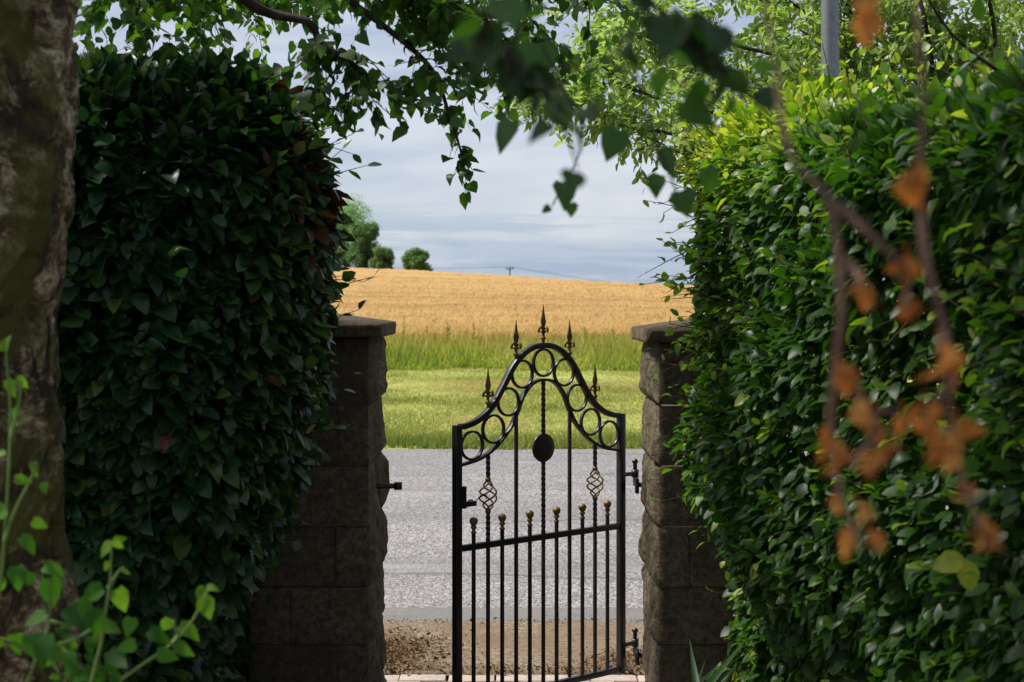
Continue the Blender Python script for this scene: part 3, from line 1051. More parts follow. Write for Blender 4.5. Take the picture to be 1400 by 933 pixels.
def tint_left(p, d, g):
    hi = smooth(2.0, 2.38, p[:, 2])
    t = .38 + .12 * lumps(p, 3, 63) + .22 * smooth(-1.0, -.6, p[:, 0])  # right end lighter: sky light on it painted into the tint
    red = np.maximum(hi, .8 * smooth(1.3, 1.9, p[:, 2]) * smooth(-.95, -.72, p[:, 0])) * (R.uniform(0, 1, len(p)) < .42) * R.uniform(.3, .48, len(p))
    odd = (R.uniform(0, 1, len(p)) < .012) * .3
    return np.clip(t, .05, .7) * (1 - hi * .3) + red + odd


HL = hedge('copper_beech_hedge', 'tall dark hedge with reddish tips, between the birch trunk and the left pillar', sdf_left, (-3.45, 4.2, 0), (-.42, 6.0, 2.5), 470000, LEAF_DARK, tint_left,
           .064, .68, [((-3.3 + .3 * k, 4.82 + .1 * (-1) ** k, -.03), (-3.1 + .3 * k, 4.82 - .12 * (-1) ** k, 2.0)) for k in range(8)], 'oval', 71, .13, 520, .4, (-1.95, 4.82, 0), (.55, .75), lambda p, g: (g[:, 0] > .4) & (p[:, 2] > 1.4), 16)


def face_x(y, z):
    return .69 + (5.3 - y) * .098 + .23 * smooth(1.15, .2, z)


def sdf_right(p):
    fx = face_x(p[:, 1], p[:, 2])
    q = np.stack([p[:, 0] - fx, p[:, 1], p[:, 2]], 1)
    top = 2.24 - (5.3 - p[:, 1]) * .085
    q[:, 2] *= 2.28 / top
    d = rbox(q, np.array([.48, 3.3, 1.12]), (.48, 2.0, 1.16), .22)
    return d + .06 * lumps(p, 4.5, 81) + .075 * lumps(p, 13, 82)


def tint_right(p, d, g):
    t = .36 + .16 * lumps(p, 3.2, 83) + .10 * lumps(p, 9, 84) + (.24 + .34 * smooth(3.2, 4.6, p[:, 1])) * smooth(1.8, 2.2, p[:, 2]) + .12 * smooth(3.6, 5.2, p[:, 1])  # top and far end yellower: sunlight painted into the leaf tint
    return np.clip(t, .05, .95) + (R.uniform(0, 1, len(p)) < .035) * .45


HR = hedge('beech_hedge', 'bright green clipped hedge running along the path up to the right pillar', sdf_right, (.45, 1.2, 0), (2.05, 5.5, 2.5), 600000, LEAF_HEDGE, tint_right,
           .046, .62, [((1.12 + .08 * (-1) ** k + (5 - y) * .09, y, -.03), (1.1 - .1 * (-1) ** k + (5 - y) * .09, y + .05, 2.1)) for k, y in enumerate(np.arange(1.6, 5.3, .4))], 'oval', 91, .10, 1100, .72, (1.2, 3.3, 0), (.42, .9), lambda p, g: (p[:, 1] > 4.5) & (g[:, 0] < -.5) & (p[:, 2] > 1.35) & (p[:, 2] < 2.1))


# ------------------------------------------------------------------ branches and trees
def leafy(wood, fol, pts, r0, r1, n_tw, tw_len, spacing, llen, lkind, droop=.6, spread=1.0, tint=.45, ratio=.75, per=8, sub=0, t0=.1, up=0.0, sides=6):
    """A limb with drooping leafy twigs (and twigs of twigs when sub > 0)."""
    c = catmull(pts, per)
    tube(wood, c, np.linspace(r0, r1, len(c)), sides, cap=False)
    tang = nrm(np.gradient(c, axis=0))
    pos, dirs, nor, tt = [], [], [], []

    def twig(s, d, L, rad, depth):
        m_ = max(4, int(L / .05))
        q = [s]
        d = nrm(d)
        for _ in range(m_):
            d = nrm(d + np.array([0, 0, -droop * L / m_ * 2.0]) + R.normal(0, .10, 3))
            q.append(q[-1] + d * L / m_)
        q = np.array(q)
        tube(wood, q, np.linspace(rad, rad * .35, len(q)), 4 if rad > .003 else 3, cap=False)
        nl = max(2, int(L / spacing))
        for v in np.linspace(.12, 1, nl):
            f = v * (len(q) - 1)
            k = min(int(f), len(q) - 2)
            s2 = q[k] + (q[k + 1] - q[k]) * (f - k)
            a = R.normal(0, 1, 3)
            a = nrm(a - np.dot(a, d) * d)
            pos.append(s2 + a * .006)
            dirs.append(.45 * d + .75 * a + np.array([0, 0, -.45]) + R.normal(0, .25, 3))
            nor.append(R.normal(0, .55, 3) + np.array([0, 0, .8]))
            tt.append(tint)
        if depth > 0:
            for _ in range(R.integers(2, 4)):
                k = R.integers(1, len(q) - 1)
                twig(q[k], nrm(q[k] - q[k - 1]) + R.normal(0, .7, 3), L * R.uniform(.35, .6), rad * .6, depth - 1)

    for v in R.uniform(t0, 1, n_tw):
        k = min(int(v * (len(c) - 1)), len(c) - 2)
        a = R.normal(0, 1, 3) * spread + tang[k] * .7 + [0, 0, up]
        twig(c[k], a, tw_len * R.uniform(.45, 1.15), max(.0022, r1 * .6), sub)
    # the tip goes on as a twig
    twig(c[-1], tang[-1], tw_len * .8, max(.0022, r1 * .7), sub)
    N = len(pos)
    leaves(fol, np.array(pos), np.array(dirs), np.array(nor), R.normal(llen, llen * .2, N).clip(llen * .45, llen * 1.5), ratio,
           np.clip(np.array(tt) + R.normal(0, .17, N), 0, 1), lkind)


R = np.random.default_rng(101)
# the birch at the left: its trunk stands in front of the dark hedge
by = 3.0
trunk_edge = [(-40, 130), (0, 115), (100, 108), (200, 101), (330, 90), (450, 78), (520, 76), (600, 86), (700, 98), (780, 106), (933, 112), (1150, 130), (1450, 160), (1480, 190)]
ctr, rad = [], []
for (py, pxr) in trunk_edge:
    e = P(pxr, py, by)
    r_ = .165 + (.012 if py < 100 else 0) + (.05 if py > 1400 else .015 if py > 900 else 0)
    ctr.append([e[0] - r_, by, e[2]])
    rad.append(r_)
ctr, rad = np.array(ctr)[::-1], np.array(rad)[::-1]
tc = catmull(np.column_stack([ctr, rad]), 10)
birch = tag(empty('birch_tree', (ctr[0][0], by, 0)), 'large birch with rough mossy trunk at the left, its branches hanging overhead', 'tree')
og = np.array([ctr[0][0], by, 0])
up = np.array([[tc[-1][0] - .02, by, 2.7, .16], [tc[-1][0] - .05, by - .05, 3.3, .14], [tc[-1][0] + .02, by - .1, 4.2, .11], [tc[-1][0] - .05, by - .1, 5.4, .07], [tc[-1][0], by, 6.6, .03]])
tc = np.vstack([tc, catmull(up, 8)])
mb = MB()
nseg = 120
A = np.arange(nseg) * 2 * math.pi / nseg
# resample along height finely
zz = np.arange(tc[0, 2], tc[-1, 2], .010)
o = np.argsort(tc[:, 2])
cx = np.interp(zz, tc[o, 2], tc[o, 0]); cy = np.interp(zz, tc[o, 2], tc[o, 1]); rr = np.interp(zz, tc[o, 2], tc[o, 3])
Zg, Ag = np.meshgrid(zz, A, indexing='ij')
pt = np.stack([np.cos(Ag).ravel() * .17, np.sin(Ag).ravel() * .17, Zg.ravel()], 1)
bumpv = .024 * lumps(pt * [1, 1, .5], 16, 111) + .015 * lumps(pt * [1, 1, .6], 38, 112) + .022 * lumps(pt, 7, 113) + .007 * lumps(pt, 85, 114) - .016 * smooth(.22, .0, np.abs(lumps(pt * [1, 1, .3], 26, 115))) - .008 * smooth(.2, .0, np.abs(lumps(pt * [.6, .6, 1.6], 40, 116)))
rad_g = np.repeat(rr, nseg) + bumpv
V = np.stack([np.repeat(cx, nseg) + np.cos(Ag).ravel() * rad_g, np.repeat(cy, nseg) + np.sin(Ag).ravel() * rad_g, Zg.ravel()], 1)
i = np.arange(len(zz) - 1)[:, None] * nseg
j = np.arange(nseg)[None, :]
k = (j + 1) % nseg
mb.add(V - og, np.stack([i + j, i + k, i + nseg + k, i + nseg + j], -1).reshape(-1, 4))
mb.build('trunk', BARK, birch, True)

wood, fol = MB(), MB()
T0 = np.array([tc[-1][0], by, 0])


def at(z):
    return np.array([np.interp(z, zz, cx), np.interp(z, zz, cy), z])


# limbs that come into view from above (sharp, some 4.5 to 5.5 m away)
Yb = 4.5
leafy(wood, fol, [at(2.65), P(150, -120, 3.7), P(280, -40, 4.2), P(360, 15, Yb), P(420, 30, Yb), P(440, 62, Yb), P(470, 78, Yb), P(515, 112, Yb), P(560, 132, 4.6)], .022, .005, 25, .25, .026, .042, 'heart', .9, .7, .42, .82, 8, 1, .45)
leafy(wood, fol, [at(2.8), P(250, -140, 4.0), P(430, -30, 4.5), P(530, 40, 4.6), P(590, 95, 4.7), P(612, 150, 4.7), P(628, 200, 4.7), P(634, 228, 4.7)], .016, .002, 20, .11, .03, .04, 'heart', 1.2, .6, .4, .82, 8, 0, .45)
leafy(wood, fol, [at(2.9), P(380, -180, 4.4), P(520, -60, 4.7), P(640, 10, 4.9), P(700, 60, 5.0)], .02, .005, 25, .25, .026, .042, 'heart', .9, .8, .42, .82, 8, 1, .4)
leafy(wood, fol, [at(2.7), P(120, -60, 3.9), P(160, -20, 4.5), P(200, 0, 5.0), P(280, 0, 5.2)], .016, .004, 34, .25, .028, .042, 'heart', .7, .8, .6, .82, 8, 1, .3)
leafy(wood, fol, [at(2.75), P(180, -120, 4.2), P(270, -20, 5.0), P(330, -5, 5.4), P(420, 5, 5.6)], .016, .004, 38, .25, .028, .042, 'heart', .7, .8, .62, .82, 8, 1, .3)
leafy(wood, fol, [at(2.95), P(300, -200, 4.0), P(460, -90, 4.4), P(560, -20, 4.6), P(620, 5, 4.7)], .02, .005, 26, .24, .028, .042, 'heart', .8, .8, .5, .82, 8, 1, .3)
leafy(wood, fol, [at(3.1), P(500, -220, 4.4), P(650, -110, 4.8), P(740, -40, 5.0), P(830, 0, 5.2)], .02, .005, 24, .26, .028, .042, 'heart', .8, .8, .45, .82, 8, 1, .3)
leafy(wood, fol, [at(3.1), P(480, -260, 4.6), P(600, -120, 5.1), P(680, -20, 5.3), P(750, 50, 5.4)], .018, .004, 34, .26, .026, .042, 'heart', .8, .8, .5, .82, 8, 1, .4)
leafy(wood, fol, [at(3.0), P(420, -240, 4.4), P(500, -100, 4.6), P(545, -10, 4.7), P(585, 50, 4.7), P(650, 85, 4.8)], .016, .003, 24, .20, .026, .042, 'heart', .9, .8, .5, .82, 8, 1, .4)
# the nearer branch whose big dark leaves hang out of focus
Yn = 1.2
leafy(wood, fol, [at(2.85), P(200, -520, 2.2), P(500, -300, 1.4), P(620, -60, Yn), P(660, 20, Yn), P(700, 80, Yn), P(735, 120, Yn), P(765, 165, Yn)], .003, .0012, 15, .056, .022, .029, 'heart', 1.0, .7, .18, .85, 8, 0, .55)
leafy(wood, fol, [at(2.95), P(400, -560, 2.2), P(750, -300, 1.4), P(850, -50, 1.2), P(910, 20, 1.2), P(950, 70, 1.2), P(985, 95, 1.2)], .003, .0012, 14, .064, .022, .029, 'heart', .9, .9, .18, .85, 8, 0, .55)
for (px, py, dx, dy, s) in ((770, 250, .1, -1, .036), (752, 283, -.7, -.5, .013), (780, 278, .1, -1, .018), (905, 205, .4, -.9, .04), (930, 262, .3, -1, .034), (902, 240, -.3, -1, .03),
                            (845, 178, -.3, -.8, .042), (700, 165, -.4, -.9, .045), (760, 135, .3, -.9, .045), (735, 60, 0, -1, .05), (640, 40, .3, -1, .045), (965, 230, .3, -1, .035)):
    q = P(px, py, 2.0)
    leaves(fol, [q], [[dx, R.normal(0, .2), dy]], [[R.normal(0, .3), -1, .3]], [s * 1.15], .85, [.4], 'heart')
tube(wood, catmull([P(800, 150, 1.9), P(790, 215, 2.0), P(772, 248, 2.0), P(755, 282, 2.0)], 6), [.0012] * 19, 4, cap=False)
tube(wood, catmull([P(860, 60, 1.5), P(880, 140, 1.5), P(900, 200, 1.5), P(925, 262, 1.5)], 6), [.0014] * 19, 4, cap=False)
tube(wood, catmull([P(740, 60, 1.5), P(770, 120, 1.5), P(800, 175, 1.5)], 6), [.0016] * 13, 4, cap=False)
# upper limbs of the crown, then unseen leaf clouds added to shade the garden
for k in range(16):
    an = k * 2.4
    L = R.uniform(1.8, 3.4)
    s = at(R.uniform(3.2, 5.6))
    d = np.array([math.cos(an), math.sin(an) * .9 - .25, .22])
    q1, q2 = s + d * L * .5 + [0, 0, .25], s + d * L + [0, 0, .2]
    leafy(wood, fol, [s, q1, q2], .035, .008, 0, .1, .05, .04, 'heart', .5, 1, .4, .8, 6, 0)
n = 13000
q = nrm(R.normal(size=(n, 3))) * (R.uniform(0, 1, (n, 1)) ** .45)
q = q * [2.6, 3.8, 1.5] + np.array([-2.5, 2.2, 4.9])
q = q[((q[:, 0] < -1.1) | (q[:, 1] < 3.4)) & (lumps(q, 2.6, 121) > -.35) & (q[:, 2] > 1.75 + .235 * np.maximum(q[:, 1], 0) + .35)]  # shaped for its shade, left open where sun reaches the right hedge
q2 = nrm(R.normal(size=(1200, 3))) * (R.uniform(0, 1, (1200, 1)) ** .6) * [4.6, 1.5, 3.0] + np.array([-.2, -3.0, 3.3])  # unseen leaves added behind the camera to hold back sky light
q = np.vstack([q, q2[(q2[:, 2] > .5) & (lumps(q2, 2.2, 122) > -.5)]])
m_ = len(q)
leaves(fol, q, R.normal(size=(m_, 3)) + [0, 0, -.8], R.normal(size=(m_, 3)) * .6 + [0, 0, 1], R.uniform(.06, .105, m_), .8, np.clip(R.normal(.4, .15, m_), 0, 1), 'kite')
for m__ in (wood, fol):
    m__.v = [v - og for v in m__.v]
wood.build('branches', TWIG, birch, True)
fol.build('crown', LEAF_BIRCH, birch)

# the light green tree by the road, behind the right hedge
R = np.random.default_rng(131)
tx, ty = 2.35, 7.0
tree = tag(empty('cherry_tree', (tx, ty, 0)), 'airy light green tree behind the right hedge, reaching over the opening', 'tree')
og = np.array([tx, ty, 0.0])
wood, fol = MB(), MB()
trunk = MB()
tk = catmull([(tx, ty, -.05), (tx - .03, ty, .6), (tx - .12, ty + .05, 1.5), (tx - .25, ty + .03, 1.75), (tx - .3, ty, 2.0)], 8)
tube(trunk, tk - og, np.linspace(.11, .05, len(tk)), 12, wobble=.03)
trunk.build('trunk', TWIG, tree, True)
limbs = [
    ([(tx - .25, ty, 1.85), P(1200, 190, 6.9), P(1060, 165, 6.8), P(950, 150, 6.8), P(860, 120, 6.8), P(820, 100, 6.8), P(775, 88, 6.8)], 30, .36),
    ([(tx - .28, ty, 1.95), P(1180, 215, 6.6), P(1040, 205, 6.5), P(930, 185, 6.5), P(830, 168, 6.5), P(790, 155, 6.5), P(745, 146, 6.5)], 30, .30),
    ([(tx - .3, ty, 1.95), P(1120, 110, 7.1), P(1000, 60, 7.2), P(910, 30, 7.2), P(840, 5, 7.2)], 28, .42),
    ([(tx - .3, ty, 2.1), P(1130, 190, 7.3), P(1010, 150, 7.6), P(910, 95, 7.8), P(840, 66, 7.8)], 26, .40),
    ([(tx - .3, ty, 1.95), P(1180, 150, 7.2), P(1150, 60, 7.4), P(1060, -10, 7.5), P(960, -60, 7.6)], 24, .45),
    ([(tx - .3, ty, 1.95), P(1230, 120, 7.2), P(1180, 40, 7.4), P(1120, -40, 7.5)], 22, .45),
    ([(tx - .3, ty, 2.0), P(1300, 120, 7.2), P(1290, 40, 7.4), P(1260, -50, 7.5)], 22, .45),
    ([(tx - .2, ty, 1.9), P(1400, 130, 7.2), P(1440, 40, 7.3), P(1460, -60, 7.4)], 22, .45),
    ([(tx - .3, ty, 1.9), P(1230, 210, 7.4), P(1150, 170, 7.6), P(1060, 120, 7.8), P(980, 90, 7.9)], 24, .38),
    ([(tx - .3, ty, 2.0), P(1280, 190, 7.5), P(1200, 150, 7.7), P(1120, 90, 7.9)], 24, .38),
    ([(tx - .3, ty, 1.9), P(1350, 180, 7.4), P(1320, 120, 7.6), P(1350, 60, 7.7)], 22, .38),
    ([(tx - .3, ty, 1.9), P(1150, 245, 6.5), P(1060, 235, 6.4), P(980, 215, 6.4), P(900, 205, 6.4)], 22, .26),
    ([(tx - .3, ty, 1.95), P(1260, 150, 7.6), P(1230, 60, 7.8), P(1180, -20, 7.9)], 26, .42),
    ([(tx - .3, ty, 1.95), P(1330, 130, 7.5), P(1380, 60, 7.8), P(1410, -10, 7.9)], 26, .42),
    ([(tx - .3, ty, 1.95), P(1180, 120, 7.8), P(1080, 30, 8.0), P(1010, -20, 8.1)], 26, .42),
    ([(tx - .3, ty, 1.95), (tx - .2, ty + .3, 2.9), (tx - .6, ty, 4.0), (tx - .9, ty - .1, 4.8)], 20, .5),
    ([(tx - .3, ty, 1.95), (tx + .1, ty + .2, 2.8), (tx - .1, ty, 3.8), (tx + .4, ty, 4.4)], 20, .5),
]
for pts, n_tw, tl in limbs:
    leafy(wood, fol, pts, .016, .0035, int(n_tw * 1.7), tl * .85, .0145, .046, 'oval', .55, .75, .55, .45, 8, 1, .22, .12, 5)
for m__ in (wood, fol):
    m__.v = [v - og for v in m__.v]
wood.build('branches', TWIG, tree, True)
fol.build('crown', LEAF_CHERRY, tree)

# steel post behind the hedge
x_, y_ = (1135 - 700) / F * 6.5, 6.5
post = tag(empty('steel_post', (x_, y_, 0)), 'round galvanised steel post rising behind the right hedge', 'post')
a = MB(); tube(a, [[0, 0, -.03], [0, 0, 1.0], [0, 0, 4.6]], [.041, .041, .041], 24); a.build('shaft', STEEL, post, True)
a = MB(); lathe(a, [(.0415, 4.57), (.045, 4.575), (.045, 4.61), (.02, 4.635), (0, 4.64)], (0, 0, 0), 20); a.build('end_cap', STEEL, post, True)

# ------------------------------------------------------------------ dead twigs with orange leaves hanging close by
R = np.random.default_rng(141)
Yd = .86


def hanging(stems, leaf_list, label, seed, dead=True):
    top = P(*stems[0][0][:2], Yd)
    root = tag(empty('dead_branch', top), label, 'branch', 'dead branches hanging by the right hedge')
    w_ = MB()
    for pts in stems:
        q = catmull([P(a, b, Yd + R.normal(0, .01)) for a, b in pts], 7)
        tube(w_, q - top, (.0008 + .0019 * np.sin(math.pi * np.linspace(.02, .93, len(q))) ** .8 if pts[0][1] < 0 else np.linspace(.0034, .0016, len(q))) * (1 + .12 * R.normal(size=len(q))), 7)
    w_.build('twig', TWIG_DEAD, root, True)
    for (px, py, wpx, hpx, ang) in leaf_list:
        a_ = MB()
        c = P(px, py, Yd + R.normal(0, .012))
        L = .9 * hpx / F * Yd
        d = np.array([math.sin(ang), R.normal(0, .18), -math.cos(ang)])
        st = c - nrm(d) * L / 2 - top
        leaves(a_, [st], [d], [[R.normal(0, .45), -1, R.normal(0, .3)]], [L], wpx / hpx * .85, [R.uniform(.2, 1)], 'oval', 1.9)
        leaves(a_, [st + [.002, .004, 0]], [d + R.normal(0, .25, 3)], [[R.normal(0, .6), -1, R.normal(0, .4)]], [L * .75], wpx / hpx * .7, [R.uniform(.1, .8)], 'oval', 1.8)
        tube(a_, [st - nrm(d) * .006, st], .0008, 5)
        a_.build('dead_leaf', LEAF_DEAD, root)
    return root


K = lambda x, y, w, h, a: (1020 + x / 2.221, 380 + y / 2.221, w / 2.221, h / 2.221, a)
hanging([[(1040, -60), (1060, 90), (1078, 205), (1130, 270), (1146, 350), (1150, 430), (1142, 500), (1136, 590), (1150, 680), (1180, 750)],
         [(1130, 270), (1165, 300), (1200, 332), (1238, 372), (1236, 420)], [(1146, 350), (1170, 372), (1180, 395)], [(1142, 520), (1180, 545), (1196, 590), (1170, 628), (1140, 630)], [(1190, 560), (1225, 565)]],
        [K(360, 60, 60, 110, .1), K(485, 95, 75, 100, .1), K(298, 310, 85, 120, .3), K(362, 415, 80, 120, .25), K(392, 470, 60, 90, .3), K(410, 545, 60, 100, -.6), K(350, 560, 50, 90, -1.1), K(262, 470, 55, 90, 0),
         K(258, 545, 85, 125, .1), K(465, 450, 60, 100, -.1), K(278, 690, 60, 95, -.1), K(350, 715, 60, 80, .4), K(312, 810, 62, 115, -.4), K(395, 800, 72, 90, .5), (1240, 370, 30, 50, .1)],
        'left dead branch of limp orange leaves hanging in front of the right hedge', 142)
hanging([[(1254, -60), (1255, 60), (1262, 130), (1258, 240), (1265, 350), (1288, 440), (1296, 500), (1300, 590), (1320, 670), (1348, 745)], [(1288, 440), (1300, 470)], [(1296, 530), (1275, 560), (1262, 590)]],
        [(1255, 260, 46, 76, .05), K(578, 255, 70, 140, -.1), K(620, 275, 70, 150, .15), K(535, 430, 55, 125, -.1), K(575, 485, 70, 130, .1), K(640, 485, 80, 130, .1), K(570, 535, 60, 90, .1), K(615, 560, 60, 80, 0),
         K(658, 650, 48, 85, 0), K(705, 770, 60, 130, .2), K(735, 790, 50, 100, .2)],
        'right dead branch with a pale orange leaf cluster in front of the hedge', 143)
hanging([[(1140, -90), (1160, -40), (1178, 0)]], [(1175, 10, 34, 60, .15), (1184, 38, 36, 72, .05)], 'single scrap of dead orange leaf hanging at the top beside the post', 144)

# a light green sprig of the hedge
def sprig(name, label, cat, stems, leaf_list, Y, mat, group=None, stem_r=.003, base=None):
    b0 = P(*stems[0][0], Y) if base is None else np.asarray(base, float)
    root = tag(empty(name, b0), label, cat, group)
    w_, f_ = MB(), MB()
    for pts in stems:
        q = catmull([P(a, b, Y + R.normal(0, .01)) for a, b in pts], 6)
        if base is not None and pts is stems[0]:
            q = np.vstack([catmull([b0, (b0 + q[0]) / 2, q[0]], 4)[:-1], q])
        tube(w_, q - b0, np.linspace(stem_r, stem_r * .5, len(q)), 6)
    for (px, py, L, ang, tilt, tn) in leaf_list:
        d = np.array([math.sin(ang), R.normal(0, .3), -math.cos(ang)])
        leaves(f_, [P(px, py, Y + R.normal(0, .03)) - b0], [d], [[tilt + R.normal(0, .3), -1, .55 + R.normal(0, .3)]], [L / F * Y * .84], .66, [tn], 'heart', .5)
    w_.build('stem', STEM, root, True)
    f_.build('foliage', mat, root)
    return root


sp = MB()
for (px, py, L, ang) in ((1318, 762, 46, -1.25), (1322, 765, 44, .1), (1392, 595, 24, .6), (1398, 672, 20, .3)):
    leaves(sp, [P(px, py, 2.55) - np.array([1.2, 3.3, 0])], [[math.sin(ang), -.1, -math.cos(ang)]], [[.2, -1, .5]], [L / F * 2.55], .72, [1.0], 'oval')
sp.build('young_leaves', LEAF_HEDGE, HR)

# shoots growing at the foot of the birch
Ys = 2.15
gr = 'leafy shoots at the foot of the birch trunk'
rnd = lambda n, x0, x1, y0, y1, L0, L1: [(R.uniform(x0, x1), R.uniform(y0, y1), R.uniform(L0, L1), R.normal(0, .9), R.normal(0, .5), R.uniform(.1, .7)) for _ in range(n)]
sprig('leafy_shoot', 'tall thin bright green shoot climbing in front of the birch trunk', 'shoot',
      [[(-15, 900), (0, 800), (6, 740), (12, 640), (14, 560), (8, 480)], [(14, 600), (24, 560), (30, 520)], [(6, 740), (20, 700), (50, 640)]],
      [(10, 520, 34, .4, 0, .8), (22, 518, 26, .9, 0, .9), (26, 560, 24, -.6, .2, .8), (20, 655, 30, 1.3, .2, .9), (45, 632, 26, .3, 0, .8), (60, 660, 20, .2, 0, .9), (10, 700, 26, -1, 0, .8), (5, 480, 28, 2.8, 0, .9), (14, 585, 20, 2.2, 0, .8),
       (28, 735, 40, .7, .2, .6), (5, 690, 30, -.6, 0, .7), (45, 712, 28, 1.0, 0, .8), (8, 620, 22, -1.2, 0, .9)], Ys, LEAF_SHOOT, gr, .0035, (-.78, Ys, -.03))
sprig('leafy_shoot', 'middle forked shoot with pale green tip against the dark hedge', 'shoot',
      [[(120, 950), (138, 880), (142, 850), (150, 800), (153, 740)], [(148, 805), (160, 785), (168, 776)], [(140, 850), (110, 870), (70, 885)]],
      [(152, 742, 30, -.6, 0, 1), (156, 738, 24, .6, 0, 1), (156, 740, 22, 1.8, 0, .9), (148, 768, 18, -.3, .2, 1), (160, 806, 48, .25, .6, .95), (140, 804, 50, -1.0, .3, .55), (168, 778, 14, .8, 0, .9), (120, 820, 40, -.4, 0, .5), (118, 838, 52, .5, .4, .25),
       (135, 855, 44, 1.2, .4, .6)], Ys, LEAF_SHOOT, gr, .0036, (-.60, Ys, -.03))
sprig('leafy_shoot', 'right-leaning shoot with rounded leaves below the dark hedge', 'shoot',
      [[(150, 940), (190, 912), (235, 880), (262, 850), (282, 812)], [(235, 880), (242, 868), (236, 850)]],
      [(281, 806, 26, -.9, 0, .9), (283, 804, 22, 1.4, 0, 1), (278, 818, 40, .3, .3, .85), (246, 856, 44, .95, .3, .75), (232, 846, 30, -.5, .3, .8), (240, 880, 40, .9, .2, .6), (215, 894, 40, 1.2, .2, .55), (180, 845, 32, -.2, 0, .6),
       (205, 862, 44, 1.0, .4, .15), (185, 880, 42, -1.2, .3, .6), (150, 890, 46, .9, .5, .05)], Ys, LEAF_SHOOT, gr, .0032, (-.56, Ys, -.03))
sprig('leafy_shoot', 'dense low clump of heart-shaped leaves in front of the birch foot', 'shoot',
      [[(20, 980), (50, 900), (68, 850), (68, 790)], [(50, 900), (20, 880), (0, 872)], [(68, 850), (100, 855)], [(60, 880), (80, 920)]],
      [(66, 790, 62, .05, .2, .3), (22, 775, 40, .2, .2, .5), (40, 782, 34, -.3, .2, .4), (62, 838, 38, -1.0, .3, .55), (20, 868, 40, .1, 0, .6), (38, 868, 34, .3, 0, .5), (64, 868, 56, -.1, .3, .25), (95, 830, 52, .8, .3, .15), (2, 790, 24, .1, 0, .8),
       (60, 775, 34, 1.3, 0, .6), (76, 774, 22, .5, 0, .9), (5, 878, 20, -1, 0, .9)] + rnd(16, 45, 190, 885, 945, 24, 44) + rnd(6, 60, 150, 850, 900, 26, 44), Ys + .03, LEAF_SHOOT, gr, .0036, (-.70, Ys + .03, -.03))

# strap-leaved plant at the foot of the right pillar
R = np.random.default_rng(151)
b0 = np.array([.70, 4.9, -.03])
root = tag(empty('strap_leaved_plant', b0), 'dark green plant with upright strap leaves at the foot of the right pillar', 'plant')
a = MB()
for (px, py) in ((957, 878), (992, 868), (938, 925), (1010, 900), (975, 905), (965, 930), (1004, 925), (945, 908), (985, 888), (1020, 915)):
    q = P(px, py, 4.9) - b0
    L = np.linalg.norm(q)
    side = nrm(np.cross(q, [0, 1, 0])) if abs(q[0]) < 9 else 0
    leaves(a, [[R.normal(0, .02), R.normal(0, .03), 0]], [q + [0, R.normal(0, .06), 0]], [[-.6 + R.normal(0, .4), -1, .2]], [L * .93], .17, [R.uniform(0, .7)], 'strap', 1.1)
a.build('foliage', LEAF_STRAP, root)
a = MB(); tube(a, [[0, 0, -.02], [0, 0, .06], [0, 0, .12]], [.03, .025, .012], 8); a.build('base', STEM, root)

# ------------------------------------------------------------------ light, sky, camera
AZ, EL = math.radians(-78), math.radians(58)     # sun ahead to the left, fairly high, behind thin cloud
to_sun = Vector((math.sin(AZ) * math.cos(EL), math.cos(AZ) * math.cos(EL), math.sin(EL)))
ld = bpy.data.lights.new('sun', 'SUN')
ld.energy = 1.5
ld.angle = math.radians(10)
ld.color = (1, .95, .86)
lo = bpy.data.objects.new('sun', ld)
lo.rotation_euler = (-to_sun).to_track_quat('-Z', 'Y').to_euler()
lo.location = (-20, 30, 40)
COL.objects.link(lo)

world = bpy.data.worlds.new('World')
SC.world = world
world.use_nodes = True
nt = world.node_tree
nt.nodes.clear()
out = nt.nodes.new('ShaderNodeOutputWorld')
bg = nt.nodes.new('ShaderNodeBackground')
sky = nt.nodes.new('ShaderNodeTexSky')
sky.sky_type = 'NISHITA'
sky.sun_disc = False
sky.sun_elevation = EL
sky.sun_rotation = AZ
tc_ = nt.nodes.new('ShaderNodeTexCoord')
sep = nt.nodes.new('ShaderNodeSeparateXYZ')
nt.links.new(tc_.outputs['Generated'], sep.inputs[0])


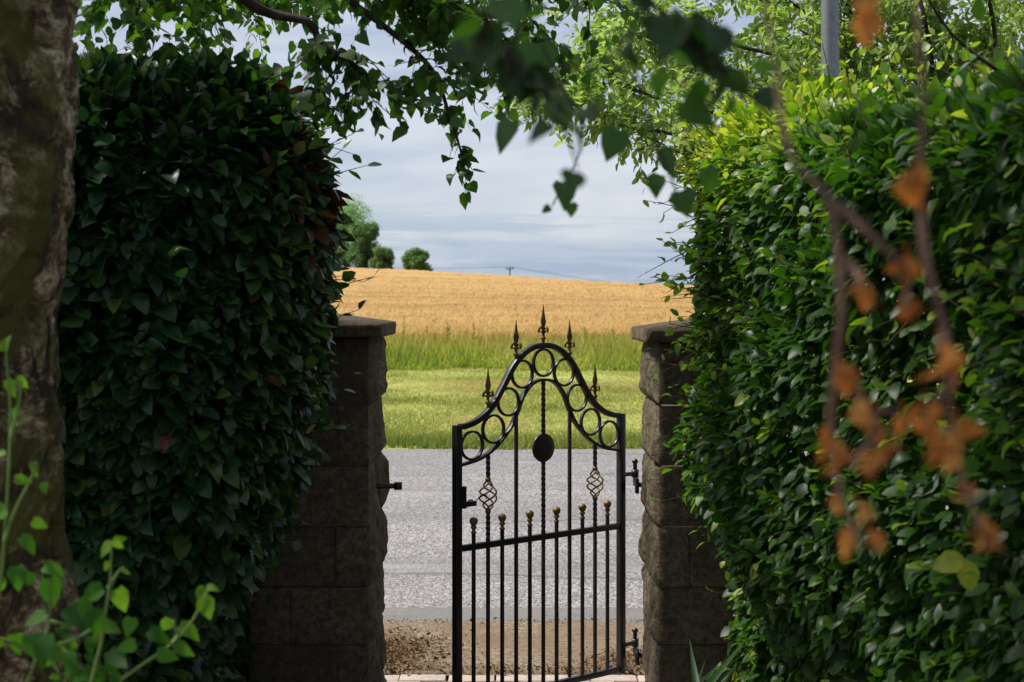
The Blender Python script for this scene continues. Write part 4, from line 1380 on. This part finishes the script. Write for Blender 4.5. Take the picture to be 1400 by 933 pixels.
def wmap(scale):
    mp = node(nt, 'Mapping')
    mp.inputs['Scale'].default_value = scale
    nt.links.new(tc_.outputs['Generated'], mp.inputs['Vector'])
    return mp.outputs['Vector']


# high thin overcast, bands of darker stratus low over the field
lowband = noise(nt, wmap((2.4, 2.4, 36)), 2.3, 8, .62, .35)
soft = noise(nt, wmap((1.7, 1.7, 9)), 2.4, 7, .58, .4)
base = ramp(nt, sep.outputs[2], [(0.0, (1.74, 2.11, 2.83)), (.035, (1.81, 2.18, 2.86)), (.075, (2.29, 2.49, 2.95)), (.11, (2.03, 2.26, 2.83)), (.22, (1.63, 1.88, 2.54)), (1, (1.63, 1.84, 2.46))]).outputs[0]
base = mixc(nt, ramp(nt, soft, [(.42, (0, 0, 0)), (.62, (.8, .8, .8))]).outputs[0], base, (3.08, 3.17, 3.39))
band = math_(nt, 'MULTIPLY', ramp(nt, lowband, [(.44, (0, 0, 0)), (.53, (1, 1, 1))]).outputs[0], ramp(nt, sep.outputs[2], [(.0, (.5, .5, .5)), (.02, (.9, .9, .9)), (.05, (.75, .75, .75)), (.075, (0, 0, 0))]).outputs[0])
base = mixc(nt, band, base, (1.36, 1.8, 2.6))
col = mixc(nt, .88, sky.outputs[0], base)
nt.links.new(col, bg.inputs['Color'])
bg.inputs['Strength'].default_value = .05
nt.links.new(bg.outputs[0], out.inputs['Surface'])

cd = bpy.data.cameras.new('camera')
cd.sensor_width = 36
cd.lens = F / 1400 * 36
cd.shift_y = -48.5 / 1400
cd.clip_start = .05
cd.clip_end = 4000
cd.dof.use_dof = True
cd.dof.focus_distance = 6.6
cd.dof.aperture_fstop = 5.8
cam = bpy.data.objects.new('camera', cd)
cam.location = (0, 0, EYE)
cam.rotation_euler = (math.radians(90), 0, 0)
COL.objects.link(cam)
SC.camera = cam
SC.render.engine = 'CYCLES'
SC.cycles.use_denoising = True
SC.cycles.max_bounces = 8
SC.cycles.transmission_bounces = 6
SC.cycles.diffuse_bounces = 4
SC.view_settings.view_transform = 'Standard'
SC.view_settings.look = 'None'
SC.view_settings.gamma = 1
SC.view_settings.use_curve_mapping = False
SC.view_settings.exposure = 2.2
